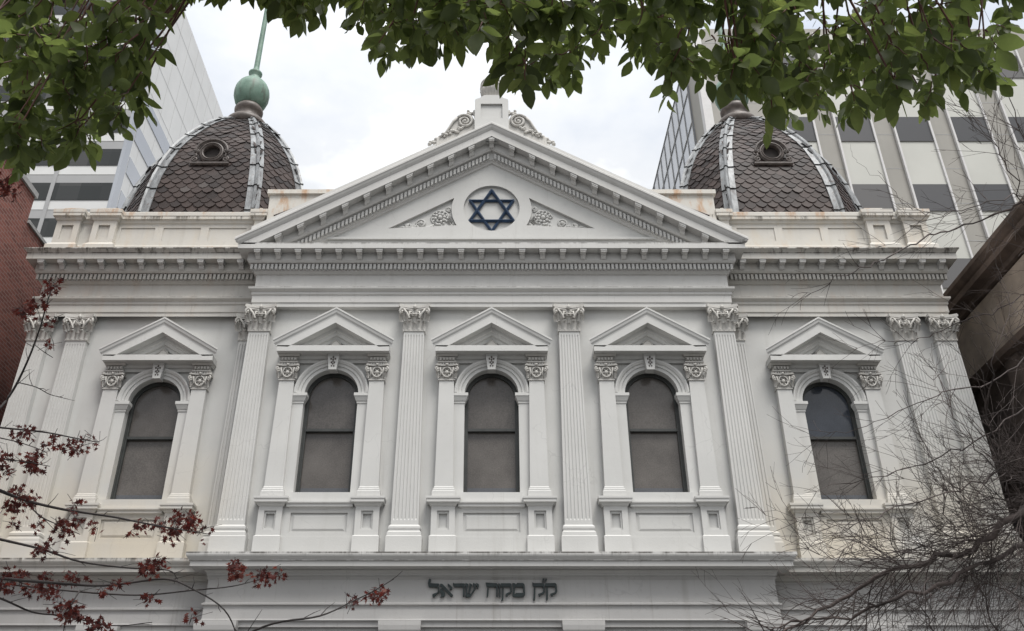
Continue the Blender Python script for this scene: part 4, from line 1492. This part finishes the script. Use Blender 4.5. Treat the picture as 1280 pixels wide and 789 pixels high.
# glazed flank facing left, with a mullion grid
mb = MB(); mb.box(BX - 0.06, BX + 0.1, BY + 2.2, 89, GZ, BZ - 0.1)
mb.build('curtain_wall', M['side_glass'], tb, (BX, 60, 15))
mb = MB()
for k in range(20):
    z = BZ - 0.12 - k * 1.97
    if z < 5:
        break
    mb.box(BX - 0.10, BX - 0.062, BY + 2.2, 89.1, z - 0.05, z)
for j in range(45):
    y = BY + 2.2 + j * 1.25
    mb.box(BX - 0.098, BX - 0.063, y - 0.03, y + 0.03, 5, BZ - 0.1)
mb.build('curtain_wall_grid', M['tower_joint'], tb, (BX, 60, 15))
mb = MB(); mb.box(BX - 0.12, BX + 0.3, BY - 0.05, BY + 0.35, GZ, BZ)
mb.build('corner_post', M['mullion'], tb, (BX, BY, 15))

# ------------------------------------------------------------------ trees
def smooth_path(pts, n=4):
    """Catmull-Rom through the points"""
    P = [Vector(p) for p in pts]
    P = [P[0] * 2 - P[1]] + P + [P[-1] * 2 - P[-2]]
    out = []
    for i in range(1, len(P) - 2):
        for k in range(n):
            t = k / n
            a, b, c, d = P[i - 1], P[i], P[i + 1], P[i + 2]
            out.append(0.5 * ((2 * b) + (c - a) * t + (2 * a - 5 * b + 4 * c - d) * t * t + (3 * b - a - 3 * c + d) * t ** 3))
    out.append(P[-2])
    return out


def lerp_r(n, a, b):
    return [a + (b - a) * i / max(1, n - 1) for i in range(n)]


def wobble(rnd, s):
    return Vector((rnd.gauss(0, s), rnd.gauss(0, s), rnd.gauss(0, s)))


def leaf(mb, p, d, nrm, Ln, W, droop):
    d = d.normalized()
    side = d.cross(nrm)
    if side.length < 1e-3:
        side = d.cross(Vector((0.3, 0.9, 0.1)))
    side.normalize()
    nrm = side.cross(d).normalized()
    rows = [(0.0, 0.06), (0.16, 0.62), (0.38, 1.0), (0.62, 0.90), (0.84, 0.48), (1.0, 0.02)]
    vs = []
    kb = math.sin(p.x * 913.0 + p.z * 517.0) * 0.12
    kf = 0.28 + 0.25 * math.sin(p.y * 711.0 + p.x * 331.0)
    for t, w in rows:
        c = p + d * (Ln * t) - nrm * (droop * Ln * t * t) + side * (kb * Ln * t * t)
        for u in (-1, 0, 1):
            vs.append(c + side * (u * W * w) + nrm * (abs(u) * W * w * kf))
    fs = []
    for i in range(len(rows) - 1):
        for k in range(2):
            fs.append((3 * i + k, 3 * i + k + 1, 3 * i + 3 + k + 1, 3 * i + 3 + k))
    mb.add(vs, fs, True)


def leaf_cluster(mb, tw, rnd, c, size, nl, hang):
    """a drooping twig end with leaves set round it; c is the base, grows along hang"""
    h = hang.normalized()
    ln = size
    pts = [c + h * (ln * t) + wobble(rnd, 0.004) for t in (0, 0.35, 0.7, 1.0)]
    tw.tube(pts, [0.0035, 0.003, 0.0025, 0.0015], 4, cap=False)
    a0 = rnd.uniform(0, 6.28)
    x = h.orthogonal().normalized()
    y = h.cross(x)
    for i in range(nl):
        t = 0.15 + 0.85 * i / max(1, nl - 1)
        a = a0 + i * 2.4 + rnd.uniform(-0.3, 0.3)
        o = x * math.cos(a) + y * math.sin(a)
        d = (o * rnd.uniform(0.7, 1.0) + h * rnd.uniform(0.25, 0.9) + Vector((0, 0, -0.35)))
        if i == nl - 1:
            d = h + o * 0.15
        Ln = rnd.uniform(0.055, 0.112)
        p = c + h * (ln * t) + d.normalized() * 0.012
        nr = (Vector((0, 0, 1)) * 1.0 - h * 0.2 + wobble(rnd, 0.35))
        leaf(mb, p, d, nr, Ln, Ln * rnd.uniform(0.21, 0.33), rnd.uniform(-0.08, 0.34))


def interp(tab, x):
    if x <= tab[0][0]:
        return tab[0][1]
    for (a, b), (c, d) in zip(tab, tab[1:]):
        if x <= c:
            return b + (d - b) * (x - a) / (c - a)
    return tab[-1][1]


def leafy_tree(name, label, trunk_pts, trunk_r, limbs, n_clusters, env, xr, zr, seed, dens_top=-330):
    rnd = random.Random(seed)
    base = trunk_pts[0]
    t = thing(name, label, 'tree', base, 'leafy evergreen trees overhead')
    mb = MB()
    tp = smooth_path(trunk_pts, 6)
    mb.tube(tp, lerp_r(len(tp), *trunk_r), 14)
    mb.build('trunk', M['bark'], t, base)
    limb_pts = []
    for lp, r0, r1 in limbs:
        mb = MB()
        q = smooth_path(lp, 6)
        mb.tube(q, lerp_r(len(q), r0, r1), 9)
        mb.build('limb', M['bark'], t, lp[0])
        limb_pts += q
    fo, tw = MB(), MB()
    done = 0
    while done < n_clusters:
        px = rnd.uniform(*xr)
        lo = interp(env, px)
        py = dens_top + (lo - dens_top) * rnd.random() ** 0.6
        zc = rnd.uniform(*zr)
        k = 1140 / zc
        # keep the hanging tip inside the outline
        c = at(px, py - 0.10 * k, zc)
        if py - 0.10 * k < dens_top - 60:
            continue
        hang = Vector((rnd.gauss(0, 0.55), rnd.gauss(-0.1, 0.5), -1.0))
        leaf_cluster(fo, tw, rnd, c, rnd.uniform(0.06, 0.14), rnd.randint(5, 9), hang)
        if done % 5 == 0:
            b = min(limb_pts, key=lambda v: (v - c).length + rnd.uniform(0, 0.25))
            m1 = b.lerp(c, 0.5) + Vector((rnd.gauss(0, 0.05), rnd.gauss(0, 0.05), rnd.uniform(-0.02, 0.12)))
            q = smooth_path([b, m1, c], 4)
            tw.tube(q, lerp_r(len(q), 0.008, 0.0035), 4, cap=False)
        done += 1
    fo.build('foliage', M['leaf'], t, limbs[0][0][-1], recalc=False)
    tw.build('twigs', M['twig_red'], t, limbs[0][0][-1], recalc=False)
    return t


ENV_R = [(410, -20), (430, 4), (450, 48), (475, 80), (500, 70), (540, 82), (560, 70), (588, 62), (624, 64), (640, 118), (665, 125), (690, 100), (715, 108), (742, 75), (770, 50), (795, 85), (830, 122), (850, 100), (870, 102), (900, 120), (940, 134), (975, 152), (1000, 150), (1040, 142),
         (1065, 162), (1090, 135), (1130, 130), (1178, 148), (1200, 125), (1235, 112), (1250, 70), (1265, 20), (1290, -40)]
leafy_tree('evergreen_tree', 'glossy green leafy tree hanging over the top middle and right', [(4.9, 1.2, GZ - 0.1), (4.85, 1.25, 0.3), (4.6, 1.4, 2.0), (4.5, 1.6, 3.6), (4.4, 1.7, 5.4)], (0.19, 0.07),
           [([(4.6, 1.4, 2.1), (3.5, 1.9, 3.3), (2.2, 2.4, 3.9), (0.9, 2.55, 4.05), (-0.4, 2.6, 3.85)], 0.075, 0.014),
            ([(3.5, 1.9, 3.3), (2.6, 2.8, 4.4), (1.5, 3.3, 4.9), (0.4, 3.5, 4.9)], 0.045, 0.012),
            ([(2.2, 2.4, 3.9), (1.6, 2.0, 3.7), (0.8, 1.9, 3.4)], 0.03, 0.01),
            ([(4.5, 1.6, 3.6), (3.6, 2.6, 4.6), (2.6, 3.2, 5.2)], 0.05, 0.012)],
           900, ENV_R, (425, 1275), (3.3, 5.0), 21, -190)
ENV_L = [(-60, 225), (0, 215), (30, 222), (48, 212), (70, 195), (90, 196), (110, 185), (128, 165), (150, 172), (172, 150), (186, 130), (192, 90), (168, 48), (158, 22), (180, 10), (215, 24), (240, 4), (265, -6), (290, 8), (320, 2), (360, 18), (400, 24), (425, -6)]
leafy_tree('evergreen_tree', 'glossy green leafy tree hanging thickly in the top left corner', [(-4.6, 2.2, GZ - 0.1), (-4.65, 2.2, 0.4), (-4.5, 2.3, 2.0), (-4.4, 2.5, 3.6), (-4.2, 2.6, 5.4)], (0.2, 0.07),
           [([(-4.5, 2.3, 2.0), (-3.8, 2.9, 3.4), (-3.0, 3.2, 4.3), (-2.2, 3.2, 4.5)], 0.07, 0.02),
            ([(-3.0, 3.2, 4.3), (-2.0, 3.0, 4.5), (-1.0, 2.8, 4.2)], 0.03, 0.01),
            ([(-3.8, 2.9, 3.4), (-3.2, 3.9, 4.4), (-2.5, 4.2, 5.0)], 0.04, 0.012)],
           820, ENV_L, (-120, 425), (3.6, 5.2), 33, -190)

# --- slim tree with a few dry red leaves, left
rnd = random.Random(8)
tr = thing('red_leaved_tree', 'slim nearly bare tree with clusters of dry red leaves, lower left', 'tree', (-3.75, 4.4, GZ))
mb = MB()
tpts = smooth_path([(-3.75, 4.4, GZ - 0.1), (-3.72, 4.42, -0.4), (-3.7, 4.4, 1.0), (-3.74, 4.35, 2.4), (-3.7, 4.3, 3.6), (-3.6, 4.3, 4.6)], 6)
mb.tube(tpts, lerp_r(len(tpts), 0.085, 0.025), 10)
mb.build('trunk', M['bark_red'], tr, (-3.75, 4.4, 0))
BR = [
    (4.9, [(-200, 560), (-60, 522), (-10, 533), (25, 537), (60, 541), (90, 547), (112, 551), (124, 553)], 0.010),
    (5.1, [(-200, 590), (-60, 530), (-10, 545), (20, 552), (45, 560), (58, 566)], 0.007),
    (4.8, [(-200, 600), (-60, 565), (-10, 573), (30, 577), (62, 583)], 0.006),
    (4.8, [(-220, 620), (-80, 590), (-10, 610), (30, 625), (80, 637), (140, 646), (185, 655), (225, 662), (258, 667)], 0.016),
    (5.0, [(30, 625), (50, 645), (70, 655), (100, 668)], 0.006),
    (5.0, [(-220, 690), (-80, 655), (-10, 672), (50, 686), (100, 702), (160, 710), (210, 713), (222, 724)], 0.014),
    (4.7, [(-220, 760), (-80, 712), (-10, 722), (60, 728), (130, 732), (205, 724), (240, 736), (280, 762), (297, 800), (300, 840)], 0.014),
    (5.1, [(-220, 770), (-80, 722), (-10, 728), (80, 738), (170, 744), (240, 738), (290, 733), (325, 724), (352, 716)], 0.010),
    (4.9, [(-220, 800), (-80, 738), (-10, 745), (40, 765), (80, 770), (140, 782), (190, 778)], 0.011),
    (4.6, [(60, 905), (180, 850), (280, 806), (340, 780), (400, 770), (440, 752), (465, 740), (492, 724)], 0.011),
    (5.0, [(-200, 640), (-60, 560), (-10, 520), (15, 490), (35, 450), (50, 410), (60, 375), (70, 350)], 0.014),
    (5.0, [(22, 478), (45, 484), (62, 493), (78, 497)], 0.004),
    (5.0, [(42, 430), (55, 440), (66, 447)], 0.003),
    (4.9, [(100, 738), (90, 755), (82, 775), (78, 800)], 0.006),
    (5.2, [(-160, 300), (-60, 262), (-10, 242), (12, 236)], 0.008),
]
CLU = [(33, 538, 12), (24, 545, 5), (66, 551, 11), (88, 556, 13), (97, 560, 7), (103, 553, 4), (121, 553, 3), (48, 568, 16), (42, 585, 14), (36, 578, 8), (6, 573, 10), (6, 588, 10), (20, 615, 14), (12, 632, 16), (25, 628, 12), (40, 626, 12), (92, 632, 8), (75, 655, 16),
       (82, 662, 12), (95, 650, 8), (48, 655, 6), (20, 655, 5), (118, 657, 5), (168, 664, 5), (172, 655, 5), (200, 655, 9), (215, 664, 9), (228, 645, 14), (238, 654, 16), (222, 655, 14), (245, 648, 8), (212, 672, 6), (252, 662, 5), (52, 688, 18), (60, 684, 8), (186, 711, 18), (195, 709, 14),
       (12, 718, 14), (25, 722, 14), (8, 735, 12), (55, 722, 10), (92, 722, 10), (130, 737, 7), (145, 730, 6), (38, 738, 12), (58, 738, 14), (70, 732, 8), (292, 716, 12), (299, 712, 14), (294, 704, 8), (326, 722, 8), (334, 716, 8), (350, 718, 6), (186, 745, 5), (82, 756, 14), (90, 765, 18), (78, 770, 12), (98, 772, 10),
       (118, 780, 10), (130, 784, 9), (68, 755, 6), (241, 771, 5), (201, 700, 5), (440, 749, 5), (469, 744, 12), (474, 740, 8), (476, 750, 4), (60, 362, 14), (66, 356, 8), (54, 377, 8), (36, 392, 12), (28, 386, 12), (44, 382, 10), (60, 402, 3), (63, 428, 3), (10, 236, 14), (4, 228, 12), (14, 245, 6)]
bb, fo = MB(), MB()
for zc, pl, r0 in BR:
    pts = [at(x, y, zc + 0.14 * math.sin(i * 1.3 + zc * 7)) for i, (x, y) in enumerate(pl)]
    q = smooth_path(pts, 5)
    bb.tube(q, lerp_r(len(q), r0 * 0.72, 0.0020), 6)
    for i in range(4, len(q) - 1, 2):
        if rnd.random() < 0.55:
            d = (q[i + 1] - q[i]).normalized() + Vector((rnd.gauss(0, 0.6), rnd.gauss(0, 0.6), rnd.uniform(-0.6, 1.1)))
            ln = rnd.uniform(0.03, 0.10)
            bb.tube([q[i], q[i] + d * ln * 0.5 + wobble(rnd, 0.004), q[i] + d * ln], [0.0022, 0.0018, 0.001], 4)


def red_leaf(mb, p, d, nrm, s):
    d = d.normalized(); side = d.cross(nrm)
    if side.length < 0.05:
        side = d.orthogonal()
    side.normalize(); nrm = side.cross(d)
    cup = rnd.uniform(-0.3, 0.5)
    lobes = [(0.0, 0.0, 1), (0.25, 0.10, 0), (0.42, 0.42, 1), (0.40, 0.12, 0), (0.72, 0.30, 1), (0.66, 0.07, 0), (1.0, 0.0, 1)]
    out = [(t, w) for t, w, _ in lobes] + [(t, -w) for t, w, _ in reversed(lobes[1:-1])]
    vs = [p + d * (t * s) + side * (w * s) + nrm * (cup * s * (abs(w) + 0.5 * t * t)) for t, w in out]
    c = len(vs)
    vs.append(p + d * (0.5 * s))
    n = len(out)
    mb.add(vs, [(i, (i + 1) % n, c) for i in range(n)], False)


for (x, y, n) in CLU:
    zc = 4.9 + rnd.uniform(-0.25, 0.25)
    for i in range(int(n * 1.8) + 2):
        p = at(x + rnd.gauss(0, 5.5), y + rnd.gauss(0, 4.5), zc + rnd.gauss(0, 0.05))
        d = Vector((rnd.gauss(0, 1), rnd.gauss(0, 1), rnd.gauss(-0.5, 0.8)))
        red_leaf(fo, p, d, Vector((rnd.gauss(0, 1), rnd.gauss(-1, 0.6), rnd.gauss(0.3, 0.7))), rnd.uniform(0.028, 0.052))
    c0 = at(x, y, zc)
    for i in range(3):
        bb.tube([c0 + wobble(rnd, 0.03), c0 + wobble(rnd, 0.012), c0 + wobble(rnd, 0.03)], 0.0014, 4, cap=False)
bb.build('branches', M['bark_red'], tr, (-3.7, 4.4, 1.2), recalc=False)
fo.build('foliage', M['leaf_red'], tr, (-3.0, 4.5, 1.4), recalc=False)

# --- bare winter tree, right
rnd = random.Random(17)
bt = thing('bare_tree', 'leafless grey tree with a tangle of fine twigs filling the lower right', 'tree', (5.4, 5.9, GZ))
mb = MB()
tp = smooth_path([(5.4, 5.9, GZ - 0.1), (5.35, 5.85, -0.4), (5.3, 5.8, 1.0), (5.25, 5.8, 2.4), (5.3, 5.7, 3.8), (5.2, 5.6, 5.2)], 6)
mb.tube(tp, lerp_r(len(tp), 0.16, 0.04), 12)
mb.build('trunk', M['bark_bare'], bt, (5.4, 5.9, 0))
tg = MB()


def twig(p, d, ln, r, depth, sag=0.0):
    """long wandering twig with side shoots that leave it at a low angle"""
    n = max(4, int(ln / 0.08))
    pts = [p.copy()]
    dd = d.normalized()
    curve = Vector((rnd.gauss(0, 0.05), rnd.gauss(0, 0.03), rnd.gauss(0, 0.06) + sag))
    for i in range(n):
        dd = (dd + wobble(rnd, 0.075) + curve).normalized()
        pts.append(pts[-1] + dd * (ln / n))
    tg.tube(pts, lerp_r(n + 1, r, max(0.0011, r * 0.3)), 4 if r < 0.006 else 6, cap=False)
    if depth > 0:
        k = int(ln / 0.13 * rnd.uniform(0.7, 1.25)) if depth > 1 else int(ln / 0.13 * rnd.uniform(0.5, 1.2))
        for _ in range(k):
            j = rnd.randint(1, n - 1)
            t = (pts[j + 1] - pts[j - 1]).normalized()
            s = t.cross(Vector((0.1, 0.95, 0.25)) + wobble(rnd, 0.5)).normalized() * rnd.choice((-1, 1))
            nd = t * rnd.uniform(0.8, 1.1) + s * rnd.uniform(0.3, 0.75)
            twig(pts[j], nd, ln * rnd.uniform(0.28, 0.62) * (1.1 - 0.4 * j / n), max(0.0013, r * 0.55), depth - 1, sag * 0.6)


LM = [  # zc, photo path (starts out of frame at the trunk), radii, side shoots, shoot length
    (6.4, [(1560, 560), (1400, 585), (1320, 612), (1275, 640), (1215, 685), (1160, 702), (1110, 715), (1050, 750), (985, 785), (940, 800)], 0.052, 0.010, 46, 0.75, 2),
    (6.2, [(1560, 700), (1420, 680), (1330, 668), (1260, 690), (1200, 720), (1120, 748), (1060, 770), (1000, 776), (960, 790)], 0.035, 0.007, 40, 0.7, 2),
    (6.8, [(1540, 170), (1400, 205), (1310, 240), (1260, 262), (1215, 280), (1170, 292), (1130, 312), (1085, 332), (1040, 352), (1000, 372)], 0.026, 0.004, 13, 0.45, 2),
    (6.8, [(1310, 240), (1255, 250), (1200, 262), (1150, 280), (1110, 305), (1060, 312)], 0.010, 0.002, 5, 0.35, 1),
    (6.9, [(1215, 262), (1180, 268), (1140, 262), (1115, 235), (1075, 205), (1062, 180)], 0.007, 0.0015, 4, 0.25, 1),
    (6.6, [(1540, 320), (1400, 330), (1310, 350), (1250, 385), (1195, 405), (1150, 425), (1100, 428), (1060, 440)], 0.016, 0.0025, 9, 0.45, 2),
    (6.3, [(1540, 420), (1400, 415), (1300, 440), (1240, 478), (1180, 490), (1120, 515), (1060, 540), (1000, 548)], 0.018, 0.002, 10, 0.45, 2),
    (6.6, [(1540, 470), (1400, 465), (1300, 500), (1230, 545), (1160, 575), (1095, 598), (1030, 610), (985, 622)], 0.020, 0.002, 12, 0.5, 2),
    (6.0, [(1540, 560), (1400, 540), (1300, 560), (1230, 600), (1150, 625), (1080, 650), (1010, 655), (950, 640)], 0.020, 0.002, 16, 0.5, 2),
    (6.5, [(1540, 480), (1380, 400), (1300, 300), (1262, 215), (1235, 165), (1205, 130)], 0.016, 0.003, 15, 0.45, 2),
    (6.7, [(1480, 360), (1340, 270), (1280, 180), (1262, 110), (1245, 60)], 0.014, 0.003, 15, 0.45, 2),
    (6.2, [(1420, 840), (1330, 760), (1290, 700), (1255, 600), (1235, 520), (1245, 440), (1270, 370)], 0.022, 0.004, 26, 0.55, 2),
    (6.4, [(1300, 880), (1250, 800), (1225, 740), (1190, 660), (1175, 590), (1140, 545)], 0.016, 0.003, 22, 0.5, 2),
    (6.1, [(1220, 890), (1180, 810), (1150, 760), (1130, 700), (1090, 660), (1050, 640)], 0.013, 0.003, 20, 0.45, 2),
    (6.3, [(1540, 640), (1420, 640), (1330, 640), (1270, 600), (1220, 560), (1180, 500), (1165, 470)], 0.016, 0.003, 20, 0.5, 2),
    (6.0, [(1540, 700), (1420, 740), (1330, 745), (1260, 740), (1180, 700), (1110, 690), (1040, 668)], 0.018, 0.003, 26, 0.5, 2),
]
hub = Vector((5.3, 5.8, 1.6))
for zc, pl, r0, r1, ns, sl, dp in LM:
    pts = [at(x, y, zc + 0.18 * math.sin(i * 1.1 + zc * 5)) for i, (x, y) in enumerate(pl)]
    if pl[0][0] > 1500:
        pts[0] = Vector((5.28, 5.8, max(0.4, pts[0].z)))
    q = smooth_path(pts, 5)
    mb = MB()
    k0 = 0.62 if r0 > 0.03 else 0.42
    r0 = r0 * k0; r1 = r1 * k0
    q = [v + wobble(rnd, 0.013) for v in q]
    mb.tube(q, [rr * rnd.uniform(0.85, 1.2) for rr in lerp_r(len(q), r0, r1)], 7)
    mb.build('limb', M['bark_bare'], bt, pts[0])
    for i in range(int(ns * 1.65)):
        j = max(1, min(len(q) - 2, int(len(q) * (0.2 + 0.78 * rnd.random() ** 1.35))))
        t = (q[j + 1] - q[j - 1]).normalized()
        s = t.cross(Vector((0, 1, 0.3)) + wobble(rnd, 0.35)).normalized() * rnd.choice((-1, 1))
        nd = t * rnd.uniform(0.6, 1.0) + s * rnd.uniform(0.3, 0.9) + Vector((-0.15, 0, 0))
        twig(q[j], nd, sl * rnd.uniform(0.7, 1.6) * (1.15 - 0.65 * j / len(q)), max(0.0022, r0 * 0.16), dp, rnd.uniform(-0.01, 0.012))
tg.build('twigs', M['bark_bare'], bt, (4, 6, 1.5), recalc=False)

# ------------------------------------------------------------------ sky and light
SUN_EL, SUN_AZ = 64, 150         # overcast: a very soft sun, behind the camera and a little right
w = bpy.data.worlds.new('World')
sc.world = w
w.use_nodes = True
nt = w.node_tree
bg = nt.nodes['Background']
sky = N(nt, 'ShaderNodeTexSky')
sky.sky_type = 'NISHITA'
sky.sun_disc = False
sky.sun_elevation = R(SUN_EL)
sky.sun_rotation = R(SUN_AZ)
sky.air_density = 1.0
sky.dust_density = 2.0
tc = N(nt, 'ShaderNodeTexCoord')
mp = N(nt, 'ShaderNodeMapping')
mp.inputs['Scale'].default_value = (1.0, 1.0, 1.8)
L(nt, tc.outputs['Generated'], mp.inputs['Vector'])
n1 = noise_tex(nt, mp.outputs['Vector'], 2.6, 6, 0.55)
cl = ramp(nt, n1, [(0.34, (3.35, 3.6, 4.0)), (0.50, (4.1, 4.22, 4.4)), (0.62, (6.6, 6.6, 6.6))])
fac = band(nt, n1, 0.25, 0.5)
fac = math_n(nt, 'ADD', math_n(nt, 'MULTIPLY', fac, 0.25), 0.75)
sz = N(nt, 'ShaderNodeSeparateXYZ')
L(nt, tc.outputs['Generated'], sz.inputs[0])
# overcast sky: three times brighter overhead than at the horizon
zc_ = math_n(nt, 'MAXIMUM', sz.outputs['Z'], 0.0)
grad = math_n(nt, 'ADD', math_n(nt, 'MULTIPLY', math_n(nt, 'POWER', zc_, 1.3), 0.85), 0.333)
gv = N(nt, 'ShaderNodeCombineXYZ')
for i in range(3):
    L(nt, grad, gv.inputs[i])
L(nt, mixc(nt, 1.0, mixc(nt, fac, sky.outputs[0], cl), gv.outputs[0], 'MULTIPLY'), bg.inputs['Color'])
bg.inputs['Strength'].default_value = 0.135

sd = bpy.data.lights.new('sun', 'SUN')
sd.energy = 1.4
sd.angle = R(24)
sd.color = (1.0, 0.97, 0.93)
so = bpy.data.objects.new('sun', sd)
COL.objects.link(so)
az = R(SUN_AZ)
dirv = Vector((math.sin(az) * math.cos(R(SUN_EL)), math.cos(az) * math.cos(R(SUN_EL)), math.sin(R(SUN_EL))))   # towards the sun
so.rotation_euler = dirv.to_track_quat('Z', 'Y').to_euler()
so.location = (0, 0, 40)

sc.view_settings.view_transform = 'Standard'
sc.view_settings.look = 'None'
sc.view_settings.exposure = 1.05
sc.view_settings.gamma = 1.0
sc.render.engine = 'CYCLES'
sc.cycles.max_bounces = 6
sc.cycles.diffuse_bounces = 1
